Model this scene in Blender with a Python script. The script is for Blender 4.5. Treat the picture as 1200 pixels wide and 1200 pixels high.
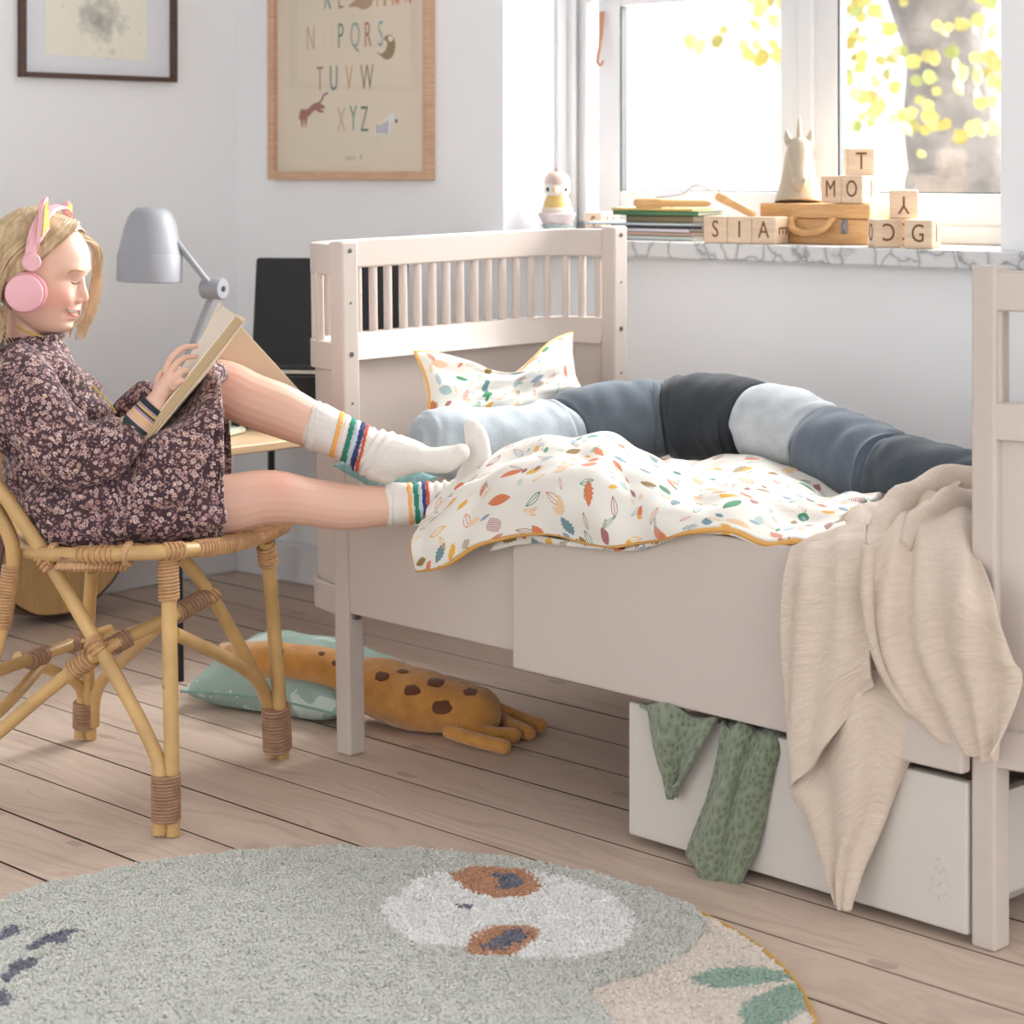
import bpy, bmesh, math, random
import numpy as np
from mathutils import Vector, Matrix, Quaternion, noise
from mathutils.bvhtree import BVHTree

for o in list(bpy.data.objects):
    bpy.data.objects.remove(o, do_unlink=True)
SC = bpy.context.scene
COL = SC.collection
random.seed(7)
PI = math.pi

# ------------------------------------------------------------------ camera, sky, light, exposure
FPX = 2500.0                      # focal length in pixels of the 1200 px frame
HZ = 200.0                        # horizon row
cam_d = bpy.data.cameras.new('camera')
cam = bpy.data.objects.new('camera', cam_d); COL.objects.link(cam)
cam.location = (0, 0, 1.0); cam.rotation_euler = (PI/2, 0, 0)
cam_d.sensor_width = 36; cam_d.lens = FPX/1200*36
cam_d.shift_y = -(600-HZ)/1200
cam_d.clip_start = .05; cam_d.clip_end = 200
cam_d.dof.use_dof = True; cam_d.dof.focus_distance = 3.3; cam_d.dof.aperture_fstop = 6.3
SC.camera = cam

world = bpy.data.worlds.new('world'); SC.world = world; world.use_nodes = True
bg = world.node_tree.nodes['Background']
bg.inputs[0].default_value = (.985, .992, 1.0, 1); bg.inputs[1].default_value = 1.0

sun_d = bpy.data.lights.new('sun', 'SUN'); sun = bpy.data.objects.new('sun', sun_d); COL.objects.link(sun)
sun_d.energy = 21.0; sun_d.angle = math.radians(70); sun_d.color = (1, .985, .96)
sun.rotation_euler = Vector((-.74, -.54, -.60)).to_track_quat('-Z', 'Y').to_euler()
sun.location = (3, 7, 4)

vs = SC.view_settings
vs.view_transform = 'Standard'; vs.look = 'None'; vs.gamma = 1; vs.use_curve_mapping = False
vs.exposure = 0.93

# ------------------------------------------------------------------ helpers
def P(px, py, Y):
    """point seen at (px,py) of the photograph that stands Y metres away"""
    return Vector(((px-600)/FPX*Y, Y, 1+(HZ-py)/FPX*Y))

def lin(c):
    return tuple((v/255/12.92) if v/255 <= .04045 else ((v/255+.055)/1.055)**2.4 for v in c[:3]) + (1,)

class G:
    """verts + faces collector"""
    def __init__(s): s.v = []; s.f = []; s.uv = None
    def add(s, v, f):
        n = len(s.v); s.v += [Vector(p) for p in v]; s.f += [tuple(i+n for i in q) for q in f]; return s
    def xf(s, M):
        s.v = [M @ p for p in s.v]
        if M.determinant() < 0: s.f = [tuple(reversed(q)) for q in s.f]
        return s
    def join(s, g): return s.add(g.v, g.f)

def box(x0, x1, y0, y1, z0, z1):
    v = [(x0,y0,z0),(x1,y0,z0),(x1,y1,z0),(x0,y1,z0),(x0,y0,z1),(x1,y0,z1),(x1,y1,z1),(x0,y1,z1)]
    return G().add(v, [(3,2,1,0),(4,5,6,7),(0,1,5,4),(1,2,6,5),(2,3,7,6),(3,0,4,7)])

def cr(p, t):
    """catmull-rom through p (list of vectors/floats) at t in 0..1"""
    n = len(p)-1
    x = min(max(t, 0), 1)*n; i = min(int(x), n-1); u = x-i
    a = p[max(i-1,0)]; b = p[i]; c = p[i+1]; d = p[min(i+2,n)]
    return b + (c-a)*(u*.5) + (a*2-b*5+c*4-d)*(u*u*.5) + (b*3-a-c*3+d)*(u*u*u*.5)

def curve(pts, n):
    pts = [Vector(q) for q in pts]
    return [cr(pts, i/(n-1)) for i in range(n)]

def tube(path, rad, n=10, cap=True, up=None):
    """tube along points; rad number, list, or list of (r_side, r_up)"""
    path = [Vector(q) for q in path]; m = len(path)
    if not isinstance(rad, (list, tuple)): rad = [rad]*m
    if len(rad) != m:
        rl = [Vector(r if isinstance(r, (tuple, list)) else (r, r)) for r in rad]
        rad = [tuple(cr(rl, i/(m-1))) for i in range(m)]
    g = G(); v = []; f = []
    T = [(path[min(i+1,m-1)]-path[max(i-1,0)]).normalized() for i in range(m)]
    ref = Vector(up) if up is not None else (Vector((0,0,1)) if abs(T[0].z) < .9 else Vector((0,1,0)))
    s = T[0].cross(ref).normalized(); w = s.cross(T[0]).normalized()
    for i in range(m):
        if i:
            q = T[i-1].rotation_difference(T[i]); s = q @ s; w = q @ w
        r = rad[i]; rx, ry = r if isinstance(r, (tuple, list)) else (r, r)
        for k in range(n):
            a = 2*PI*k/n
            v.append(path[i]+s*(math.cos(a)*rx)+w*(math.sin(a)*ry))
    for i in range(m-1):
        for k in range(n):
            k2 = (k+1) % n
            f.append((i*n+k, i*n+k2, (i+1)*n+k2, (i+1)*n+k))
    if cap:
        f.append(tuple(range(n-1, -1, -1))); f.append(tuple((m-1)*n+k for k in range(n)))
    return g.add(v, f)

def capsule(path, rad, n=14):
    """tube with rounded ends"""
    path = [Vector(q) for q in path]; rad = [r if isinstance(r,(tuple,list)) else (r,r) for r in rad]
    a = (path[0]-path[1]).normalized(); b = (path[-1]-path[-2]).normalized()
    pre = []; pr = []; post = []; po = []
    for t in (1.45, 1.15, .8, .4):
        k = math.cos(t); m = math.sin(t)
        pre.append(path[0]+a*max(rad[0])*m*.9); pr.append((rad[0][0]*k, rad[0][1]*k))
        post.insert(0, path[-1]+b*max(rad[-1])*m*.9); po.insert(0, (rad[-1][0]*k, rad[-1][1]*k))
    return tube(pre+path+post, pr+rad+po, n)

def chain(pts, k=4, n=14):
    """pts: (Vector, r) list -> smooth capsule"""
    ps = [Vector(p) for p, r in pts]; rs = [Vector(r if isinstance(r,(tuple,list)) else (r,r)) for p, r in pts]
    m = (len(ps)-1)*k+1
    return capsule([cr(ps, i/(m-1)) for i in range(m)], [tuple(cr(rs, i/(m-1))) for i in range(m)], n)

def ellipsoid(c, r, M=None, nu=20, nv=12):
    v = []; f = []
    for j in range(nv+1):
        th = PI*j/nv
        for i in range(nu):
            ph = 2*PI*i/nu
            v.append(Vector((math.sin(th)*math.cos(ph)*r[0], math.sin(th)*math.sin(ph)*r[1], math.cos(th)*r[2])))
    if M is not None: v = [M @ q for q in v]
    c = Vector(c); v = [q+c for q in v]
    for j in range(nv):
        for i in range(nu):
            i2 = (i+1) % nu
            f.append((j*nu+i, (j+1)*nu+i, (j+1)*nu+i2, j*nu+i2))
    return G().add(v, f)

def lathe(prof, n=28, o=(0,0,0), M=None):
    v = []; f = []
    for r, z in prof:
        for k in range(n):
            a = 2*PI*k/n; v.append(Vector((r*math.cos(a), r*math.sin(a), z)))
    for i in range(len(prof)-1):
        for k in range(n):
            k2 = (k+1) % n; f.append((i*n+k, i*n+k2, (i+1)*n+k2, (i+1)*n+k))
    f.append(tuple(range(n-1,-1,-1))); f.append(tuple((len(prof)-1)*n+k for k in range(n)))
    if M is not None: v = [M @ q for q in v]
    o = Vector(o); return G().add([q+o for q in v], f)

def prism(poly, z0, z1, M=None):
    n = len(poly); v = [Vector((x,y,z0)) for x,y in poly]+[Vector((x,y,z1)) for x,y in poly]
    f = [tuple(range(n-1,-1,-1)), tuple(range(n,2*n))]+[(i,(i+1)%n,n+(i+1)%n,n+i) for i in range(n)]
    g = G().add(v, f)
    return g.xf(M) if M is not None else g

def rrect(x0, x1, y0, y1, r, k=5):
    out = []
    for cx, cy, a0 in ((x1-r,y1-r,0),(x0+r,y1-r,PI/2),(x0+r,y0+r,PI),(x1-r,y0+r,1.5*PI)):
        for i in range(k+1):
            a = a0+PI/2*i/k; out.append((cx+r*math.cos(a), cy+r*math.sin(a)))
    return out

def loft(rows, nu, nv, disp=None, closed=False):
    """rows of control points -> smooth grid with metric uvs; nu samples along a row, nv across rows"""
    R = [[Vector(q) for q in r] for r in rows]
    if closed: R = [r+[r[0]] for r in R]
    grid = [[None]*nu for _ in range(nv)]
    for i in range(nu):
        colp = [cr(r, i/(nu-1)) for r in R]
        for j in range(nv): grid[j][i] = cr(colp, j/(nv-1))
    g = G(); uv = []
    L = [0]*nv; acc = 0
    mid = nu//2
    for j in range(nv):
        if j: acc += (grid[j][mid]-grid[j-1][mid]).length
        L[j] = acc
    W = [0]*nu; acc = 0; mj = nv//2
    for i in range(nu):
        if i: acc += (grid[mj][i]-grid[mj][i-1]).length
        W[i] = acc
    nrm = [[None]*nu for _ in range(nv)]
    for j in range(nv):
        for i in range(nu):
            a = grid[j][min(i+1,nu-1)]-grid[j][max(i-1,0)]; b = grid[min(j+1,nv-1)][i]-grid[max(j-1,0)][i]
            c = a.cross(b); nrm[j][i] = c.normalized() if c.length > 1e-9 else Vector((0,0,1))
    v = []
    for j in range(nv):
        for i in range(nu):
            p = grid[j][i]
            if disp: p = p+nrm[j][i]*disp(W[i], L[j], i/(nu-1), j/(nv-1))
            v.append(p); uv.append((W[i], L[j]))
    f = [(j*nu+i, j*nu+i+1, (j+1)*nu+i+1, (j+1)*nu+i) for j in range(nv-1) for i in range(nu-1)]
    g.add(v, f); g.uv = uv; g.grid = grid; return g

def mesh_of(g, name, smooth):
    me = bpy.data.meshes.new(name); me.from_pydata([tuple(p) for p in g.v], [], g.f)
    if smooth: me.polygons.foreach_set('use_smooth', [True]*len(me.polygons))
    if g.uv:
        ul = me.uv_layers.new(name='uv')
        for l in me.loops: ul.data[l.index].uv = g.uv[l.vertex_index]
    me.update(); return me

def obj(name, g, mat, parent=None, smooth=True, bevel=0, solid=0, sub=0, seg=2, angle=40):
    me = g if isinstance(g, bpy.types.Mesh) else mesh_of(g, name, smooth)
    o = bpy.data.objects.new(name, me); COL.objects.link(o)
    if mat is not None and not me.materials: me.materials.append(mat)
    if parent: o.parent = parent; o.matrix_parent_inverse = parent.matrix_world.inverted() if parent.type != 'EMPTY' else Matrix.Translation(-parent.location) if parent.rotation_euler.z == 0 else parent.matrix_basis.inverted()
    if solid:
        m = o.modifiers.new('solid', 'SOLIDIFY'); m.thickness = solid; m.offset = 0
    if sub:
        m = o.modifiers.new('sub', 'SUBSURF'); m.levels = sub; m.render_levels = sub
    if bevel:
        m = o.modifiers.new('bevel', 'BEVEL'); m.width = bevel; m.segments = seg; m.limit_method = 'ANGLE'; m.angle_limit = math.radians(angle)
    if smooth and not solid and not sub:
        try: me.set_sharp_from_angle(angle=math.radians(angle))
        except Exception: pass
    return o

def thing(name, label, cat, loc=(0,0,0), group=None):
    o = bpy.data.objects.new(name, None); COL.objects.link(o)
    o.location = loc; o.empty_display_size = .05
    tag(o, label, cat, group); return o

def tag(o, label, cat, group=None, kind=None):
    o['label'] = label; o['category'] = cat
    if group: o['group'] = group
    if kind: o['kind'] = kind
    return o

def struct(o, label=None):
    o['kind'] = 'structure'
    if label: o['label'] = label
    return o

def remeshed(g, voxel, smooth=2, fac=.5):
    me = bpy.data.meshes.new('tmp'); me.from_pydata([tuple(p) for p in g.v], [], g.f); me.update()
    o = bpy.data.objects.new('tmp', me); COL.objects.link(o)
    m = o.modifiers.new('r', 'REMESH'); m.mode = 'VOXEL'; m.voxel_size = voxel; m.use_smooth_shade = True
    if smooth:
        s = o.modifiers.new('s', 'SMOOTH'); s.factor = fac; s.iterations = smooth
    dg = bpy.context.evaluated_depsgraph_get()
    me2 = bpy.data.meshes.new_from_object(o.evaluated_get(dg))
    bpy.data.objects.remove(o); bpy.data.meshes.remove(me)
    me2.polygons.foreach_set('use_smooth', [True]*len(me2.polygons))
    return me2

def displace(me, fn):
    """fn(co, normal) -> offset vector"""
    nr = [v.normal.copy() for v in me.vertices]
    new = [v.co+fn(v.co, nr[i]) for i, v in enumerate(me.vertices)]
    for v, c in zip(me.vertices, new): v.co = c
    me.update(); return me

def frame(o, ax, ay, az):
    M = Matrix((ax, ay, az)).transposed().to_4x4(); M.translation = Vector(o); return M

def text(name, s, size, M, mat, parent, sx=1.0, extrude=.0004, bold=0):
    cu = bpy.data.curves.new(name, 'FONT'); cu.body = s; cu.size = size; cu.align_x = 'CENTER'; cu.align_y = 'CENTER'
    cu.extrude = extrude; cu.offset = bold; cu.resolution_u = 3
    to = bpy.data.objects.new(name, cu); COL.objects.link(to)
    dg = bpy.context.evaluated_depsgraph_get()
    me = bpy.data.meshes.new_from_object(to.evaluated_get(dg)); bpy.data.objects.remove(to)
    me.transform(M @ Matrix.Diagonal((sx,1,1,1)))
    me.materials.clear(); me.materials.append(mat)
    return obj(name, me, mat, parent, smooth=False)

# ------------------------------------------------------------------ materials
class NT:
    def __init__(s, name):
        s.m = bpy.data.materials.new(name); s.m.use_nodes = True; s.t = s.m.node_tree
        s.b = s.t.nodes['Principled BSDF']; s.out = s.t.nodes['Material Output']
    def n(s, typ, **kw):
        d = s.t.nodes.new(typ)
        for k, v in kw.items(): setattr(d, k, v)
        return d
    def l(s, a, b): s.t.links.new(a, b)
    def math(s, op, a, b=None, c=None):
        d = s.n('ShaderNodeMath', operation=op)
        for i, x in enumerate((a, b, c)):
            if x is None: continue
            if isinstance(x, (int, float)): d.inputs[i].default_value = x
            else: s.l(x, d.inputs[i])
        return d.outputs[0]
    def vm(s, op, a, b=None, out=0):
        d = s.n('ShaderNodeVectorMath', operation=op)
        for i, x in enumerate((a, b)):
            if x is None: continue
            if isinstance(x, (tuple, list)): d.inputs[i].default_value = x
            else: s.l(x, d.inputs[i])
        return d.outputs[out]
    def mix(s, fac, a, b, blend='MIX'):
        d = s.n('ShaderNodeMix', data_type='RGBA', blend_type=blend)
        for i, x in ((0, fac), (6, a), (7, b)):
            if isinstance(x, (int, float, tuple)): d.inputs[i].default_value = x
            else: s.l(x, d.inputs[i])
        return d.outputs[2]
    def ramp(s, fac, stops, mode='LINEAR'):
        d = s.n('ShaderNodeValToRGB'); d.color_ramp.interpolation = mode
        e = d.color_ramp.elements
        while len(e) < len(stops): e.new(.5)
        for i, (p, c) in enumerate(stops): e[i].position = p; e[i].color = c
        s.l(fac, d.inputs[0]); return d.outputs[0]
    def noise(s, vec, scale, detail=3, rough=.5, out=0):
        d = s.n('ShaderNodeTexNoise'); d.inputs['Scale'].default_value = scale; d.inputs['Detail'].default_value = detail; d.inputs['Roughness'].default_value = rough
        if vec is not None: s.l(vec, d.inputs['Vector'])
        return d.outputs[out]
    def co(s, which='Object'):
        return s.n('ShaderNodeTexCoord').outputs[which]
    def scale(s, v, k):
        return s.vm('MULTIPLY', v, k)
    def bump(s, h, strength, dist=.01):
        d = s.n('ShaderNodeBump'); d.inputs['Strength'].default_value = strength; d.inputs['Distance'].default_value = dist
        s.l(h, d.inputs['Height']); s.l(d.outputs[0], s.b.inputs['Normal'])
    def col(s, c):
        if isinstance(c, tuple): s.b.inputs['Base Color'].default_value = c
        else: s.l(c, s.b.inputs['Base Color'])
    def rough(s, r): s.b.inputs['Roughness'].default_value = r

MATS = {}
def mat(name, rgb, rough=.55, var=0, vscale=8, bump=0, bscale=60, bdist=.004, sheen=0, metal=0, sss=0, spec=.5, coord='Object', emit=0):
    if name in MATS: return MATS[name]
    m = NT(name); c = lin(rgb); m.rough(rough)
    m.b.inputs['Metallic'].default_value = metal; m.b.inputs['Specular IOR Level'].default_value = spec
    if sheen: m.b.inputs['Sheen Weight'].default_value = sheen
    if sss:
        m.b.inputs['Subsurface Weight'].default_value = sss; m.b.inputs['Subsurface Radius'].default_value = (.012,.005,.003)
    v = m.co(coord)
    if var:
        n = m.noise(v, vscale, 4)
        d = tuple(max(0, x*(1-var)) for x in c[:3])+(1,); e = tuple(min(1, x*(1+var)) for x in c[:3])+(1,)
        m.col(m.ramp(n, [(.3, d), (.7, e)]))
    else: m.col(c)
    if bump: m.bump(m.noise(v, bscale, 3), bump, bdist)
    MATS[name] = m.m; return m.m

def mat_wood(name, dark, light, scale=(1,12,12), rough=.5, bump=.1, wave=6):
    if name in MATS: return MATS[name]
    m = NT(name); v = m.scale(m.co('Object'), scale)
    oi = m.n('ShaderNodeObjectInfo')
    v = m.vm('ADD', v, m.vm('MULTIPLY', oi.outputs['Location'], (7.3,3.1,5.7)))
    n1 = m.noise(v, wave, 5, .6)
    m.col(m.ramp(n1, [(.3, lin(dark)), (.7, lin(light))])); m.rough(rough)
    m.bump(n1, bump, .002); MATS[name] = m.m; return m.m

PALETTE = [(226,172,70),(62,140,100),(110,142,150),(165,108,110),(214,122,80),(150,120,70),(230,196,160),(168,190,190),(205,140,120),(140,160,180)]
def mat_leaves(name, base=(228,224,216), unit=.055):
    if name in MATS: return MATS[name]
    m = NT(name); uv = m.n('ShaderNodeUVMap').outputs[0]
    colr = lin(base)
    for L, (sc, off, a, b, thr) in enumerate([(1/unit, (0,0,0), .33, .14, 1.0), (1/(unit*.93), (.53,.31,0), .27, .115, .85), (1/(unit*.8),(1.7,2.3,0), .20, .085, .6)]):
        p = m.vm('ADD', m.scale(uv, (sc,sc,sc)), off)
        vo = m.n('ShaderNodeTexVoronoi', voronoi_dimensions='2D'); vo.inputs['Scale'].default_value = 1; vo.inputs['Randomness'].default_value = .55
        m.l(p, vo.inputs['Vector'])
        d = m.vm('SUBTRACT', p, vo.outputs['Position'])
        sep = m.n('ShaderNodeSeparateColor'); m.l(vo.outputs['Color'], sep.inputs[0])
        r1, r2, r3 = sep.outputs
        rot = m.n('ShaderNodeVectorRotate', rotation_type='Z_AXIS'); m.l(d, rot.inputs['Vector']); m.l(m.math('MULTIPLY', r1, 40.0), rot.inputs['Angle'])
        sx = m.n('ShaderNodeSeparateXYZ'); m.l(rot.outputs[0], sx.inputs[0]); x, y = sx.outputs[0], sx.outputs[1]
        # lobed edge for some leaves
        lob = m.math('MULTIPLY', m.math('SINE', m.math('MULTIPLY', x, 55.0)), m.math('MULTIPLY', m.math('GREATER_THAN', r3, .55), .18))
        bb = m.math('MULTIPLY', m.math('ADD', m.math('MULTIPLY', r2, .7), .65), b)
        bb = m.math('MULTIPLY', bb, m.math('ADD', lob, 1.0))
        q = m.math('ADD', m.math('DIVIDE', m.math('ABSOLUTE', y), bb), m.math('POWER', m.math('DIVIDE', m.math('ABSOLUTE', x), a), 2.0))
        inside = m.math('LESS_THAN', q, 1.0)
        # outline leaves
        outl = m.math('LESS_THAN', r2, .33)
        ring = m.math('MAXIMUM', m.math('GREATER_THAN', q, .74), m.math('LESS_THAN', m.math('ABSOLUTE', y), .012))
        keep = m.math('MAXIMUM', m.math('SUBTRACT', 1.0, outl), ring)
        # fern leaves: split by stripes
        fern = m.math('MULTIPLY', m.math('GREATER_THAN', r2, .80), m.math('GREATER_THAN', m.math('SINE', m.math('MULTIPLY', m.math('ADD', m.math('ABSOLUTE', y), x), 75.0)), .15))
        keep = m.math('MULTIPLY', keep, m.math('SUBTRACT', 1.0, fern))
        pres = m.math('LESS_THAN', m.math('FRACT', m.math('MULTIPLY', r3, 7.31)), thr)
        mask = m.math('MULTIPLY', m.math('MULTIPLY', inside, keep), pres)
        n = len(PALETTE)
        pal = m.ramp(m.math('FRACT', m.math('MULTIPLY', r3, 13.7)), [(i/n, lin(PALETTE[(i*3+L*2) % n])) for i in range(n)], 'CONSTANT')
        colr = m.mix(mask, colr, pal)
    m.col(colr); m.rough(.85); m.b.inputs['Sheen Weight'].default_value = .15
    m.bump(m.noise(uv, 900, 2), .08, .001)
    MATS[name] = m.m; return m.m

def mat_floral(name):
    m = NT(name); v = m.co('Object')
    v = m.vm('ADD', v, m.scale(m.noise(v, 120, 2, out=1), (.004,.004,.004)))
    col = m.ramp(m.noise(v, 18, 3), [(.3, lin((56,37,45))), (.7, lin((80,53,61)))])
    for sc, r, thr, c1, c2 in ((185, .36, .95, (196,164,160), (150,110,112)), (104, .46, .85, (220,194,186), (176,132,132)), (76, .32, .35, (222,190,170), (186,150,130))):
        vo = m.n('ShaderNodeTexVoronoi'); vo.inputs['Scale'].default_value = sc; vo.inputs['Randomness'].default_value = .9; m.l(v, vo.inputs['Vector'])
        sep = m.n('ShaderNodeSeparateColor'); m.l(vo.outputs['Color'], sep.inputs[0])
        d = vo.outputs['Distance']
        pet = m.math('MULTIPLY', m.math('LESS_THAN', d, r), m.math('LESS_THAN', sep.outputs[0], thr))
        # petals: a finer cell pattern splits the blossom
        v2 = m.n('ShaderNodeTexVoronoi', feature='DISTANCE_TO_EDGE'); v2.inputs['Scale'].default_value = sc*2.6; m.l(v, v2.inputs['Vector'])
        pet = m.math('MULTIPLY', pet, m.math('GREATER_THAN', v2.outputs['Distance'], .07))
        fc = m.mix(m.math('LESS_THAN', d, r*.33), m.mix(sep.outputs[1], lin(c1), lin(c2)), lin((120,70,70)))
        col = m.mix(pet, col, fc)
    m.col(col); m.rough(.85); m.b.inputs['Sheen Weight'].default_value = .1
    m.bump(m.noise(v, 60, 3), .25, .004)
    return m.m

def mat_knit(name, rgb, s=130):
    m = NT(name); uv = m.n('ShaderNodeUVMap').outputs[0]
    vo = m.n('ShaderNodeTexVoronoi', voronoi_dimensions='2D'); vo.inputs['Scale'].default_value = s; m.l(m.scale(uv, (1,.6,1)), vo.inputs['Vector'])
    n = m.noise(uv, 260, 3)
    h = m.math('ADD', vo.outputs['Distance'], m.math('MULTIPLY', n, .6))
    c = lin(rgb); m.col(m.ramp(h, [(.25, tuple(x*.45 for x in c[:3])+(1,)), (.55, c), (1.0, tuple(min(1,x*1.35) for x in c[:3])+(1,))]))
    m.rough(.95); m.b.inputs['Sheen Weight'].default_value = .4; m.bump(h, .9, .004); return m.m

def mat_gauze(name, rgb):
    m = NT(name); uv = m.n('ShaderNodeUVMap').outputs[0]
    w = m.noise(m.scale(uv, (40,170,1)), 1.0, 3, .6)
    w2 = m.noise(m.scale(uv, (700,500,1)), 1.0, 2)
    c = lin(rgb); m.col(m.ramp(w, [(.3, tuple(x*.93 for x in c[:3])+(1,)), (.7, tuple(min(1,x*1.05) for x in c[:3])+(1,))]))
    m.rough(.9); m.b.inputs['Sheen Weight'].default_value = .2
    m.bump(m.math('ADD', w, m.math('MULTIPLY', w2, .25)), .55, .006); return m.m

def mat_glass(name):
    m = NT(name); t = m.t; t.nodes.remove(m.b)
    a = m.n('ShaderNodeBsdfTransparent'); b = m.n('ShaderNodeBsdfGlossy'); b.inputs['Roughness'].default_value = .02
    fr = m.n('ShaderNodeFresnel'); fr.inputs[0].default_value = 1.45
    x = m.n('ShaderNodeMixShader'); gb = m.n('ShaderNodeNewGeometry'); m.l(m.math('MULTIPLY', fr.outputs[0], m.math('SUBTRACT', 1.0, gb.outputs['Backfacing'])), x.inputs[0]); m.l(a.outputs[0], x.inputs[1]); m.l(b.outputs[0], x.inputs[2])
    m.l(x.outputs[0], m.out.inputs[0]); return m.m

# bed frame of reference: a along the long side towards the foot end, b from the room side to the wall
A0 = Vector((-.2766, 3.639, 0)); U = Vector((.6995, -.7147, 0)).normalized(); W_ = Vector((.7147, .6995, 0)).normalized()
def B(a, b, z): return A0+U*a+W_*b+Vector((0,0,z))
MB_ = frame(A0, U, W_, Vector((0,0,1)))
# room frame: t along the window wall from the corner, s along the left wall from the corner
C0 = Vector((-.69, 5.342, 0)); TD = Vector((.7316, -.6818, 0)).normalized(); SD = Vector((-.6818, -.7316, 0)).normalized()
def R(t, s, z): return C0+TD*t+SD*s+Vector((0,0,z))
MR = frame(C0, TD, SD, Vector((0,0,1)))
# ================================================================== the room
m_wall = mat('wall paint', (238,239,241), .75, var=.012, vscale=3, bump=.05, bscale=35)
m_white = mat('white window paint', (220,221,223), .4)
m_base = mat('white skirting paint', (226,226,228), .45)

floor = struct(obj('floor', box(-.5, 6, -.5, 6.5, -.08, -.0215).xf(MR), mat('dark gap', (38,30,26), .9), smooth=False))
# planks run along the window wall
def mat_floor():
    m = NT('bleached pine'); oi = m.n('ShaderNodeObjectInfo'); rnd = oi.outputs['Random']
    v = m.co('Object'); off = m.n('ShaderNodeCombineXYZ')
    m.l(m.math('MULTIPLY', rnd, 60), off.inputs[0]); m.l(m.math('MULTIPLY', rnd, 17), off.inputs[1])
    v = m.vm('ADD', v, off.outputs[0])
    warp = m.scale(m.noise(m.scale(v, (1.5,5,1)), 1.0, 3, out=1), (0,.35,0))
    g1 = m.noise(m.scale(m.vm('ADD', v, warp), (2.2,60,1)), 1.0, 5, .65)
    g2 = m.noise(m.scale(v, (1.2,9,1)), 1.0, 3)
    c = m.ramp(g1, [(.28, lin((166,142,128))), (.5, lin((207,187,169))), (.72, lin((219,201,183)))])
    c = m.mix(.35, c, m.ramp(g2, [(.3, lin((190,167,151))), (.7, lin((222,204,190)))]))
    c = m.mix(m.math('MULTIPLY', rnd, .35), c, lin((194,172,157)))
    # knots
    vo = m.n('ShaderNodeTexVoronoi', voronoi_dimensions='2D'); vo.inputs['Scale'].default_value = 1; vo.inputs['Randomness'].default_value = 1
    m.l(m.scale(v, (2.3,5.0,1)), vo.inputs['Vector'])
    kn = m.math('LESS_THAN', vo.outputs['Distance'], m.math('MULTIPLY', m.noise(v, 40, 2), .10))
    sep = m.n('ShaderNodeSeparateColor'); m.l(vo.outputs['Color'], sep.inputs[0])
    kn = m.math('MULTIPLY', kn, m.math('GREATER_THAN', sep.outputs[0], .35))
    c = m.mix(m.math('MULTIPLY', kn, .45), c, lin((140,122,116)))
    m.col(c); m.rough(.55); m.bump(g1, .2, .002); return m.m
m_floor = mat_floor()
FD = Vector((.7099, -.7043, 0)); FN = Vector((.7043, .7099, 0))
pw = .1375
plk = mesh_of(box(-6.4, 1.4, -pw/2+.0011, pw/2-.0011, -.02, 0), 'plank', False); plk.materials.append(m_floor); plk.materials.append(mat('painted joint shade', (58,44,38), .95))
for p_ in plk.polygons: p_.material_index = 0 if p_.normal.z > .5 else 1  # side faces get a dark colour that paints in the shade between boards
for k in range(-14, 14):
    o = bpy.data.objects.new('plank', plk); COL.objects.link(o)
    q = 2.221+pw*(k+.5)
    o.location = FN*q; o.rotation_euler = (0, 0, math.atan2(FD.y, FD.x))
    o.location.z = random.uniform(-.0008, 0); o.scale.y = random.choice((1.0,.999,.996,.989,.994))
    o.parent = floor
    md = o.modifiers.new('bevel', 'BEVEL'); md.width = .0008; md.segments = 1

T0, T1 = .9174, 2.156; WD = .30; SZ = .855; TOPW = 2.15
wb = G()
for bx in ((-.3,T0,-WD,0,0,2.6), (T1,6,-WD,0,0,2.6), (T0,T1,-WD,0,0,SZ-.036), (T0,T1,-WD,0,TOPW,2.6)): wb.join(box(*bx))
wall_back = struct(obj('wall_back', wb.xf(MR), m_wall, smooth=False))
wall_left = struct(obj('wall_left', box(-.15, 0, 0, 5, 0, 2.6).xf(MR), m_wall, smooth=False))
ceiling = struct(obj('ceiling', box(-.15, 6, -WD, 5, 2.6, 2.7).xf(MR), mat('ceiling paint', (236,236,236), .8), smooth=False))
def board(name, x0, x1, y0, y1):
    g = box(x0, x1, y0, y1, 0, .095); return struct(obj(name, g.xf(MR), m_base, smooth=False, bevel=.006))
board('baseboard_back', .016, 6, .0, .016); board('baseboard_left', .0, .016, .0, 5)

# window in its deep reveal
win = bpy.data.objects.new('window_1', None); COL.objects.link(win); win.location = R(1.5, -.27, SZ); struct(win)
def wbx(*a): return box(*a).xf(MR)
yb0, yb1 = -.29, -.245
of = G()
for bx in ((T0,T0+.045,yb0,yb1+.02,SZ,TOPW), (T1-.035,T1,yb0,yb1+.02,SZ,TOPW), (T0,T1,yb0,yb1+.02,SZ,SZ+.035), (T0,T1,yb0,yb1+.02,TOPW-.05,TOPW), (T0,T1,yb0,yb1+.015,1.385,1.44)): of.join(wbx(*bx))
obj('window_frame', of, m_white, win, smooth=False, bevel=.004)
obj('lining_bead', G().join(wbx(T0,T0+.028,-.215,-.20,SZ,TOPW)).join(wbx(T0,T0+.012,-.20,-.17,SZ,TOPW)), m_white, win, smooth=False, bevel=.003)
m_glass = mat_glass('window glass'); m_gask = mat('dark glazing seal', (22,34,34), .5)
m_steel = mat('steel fittings', (150,150,148), .35, metal=.9)
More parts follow.
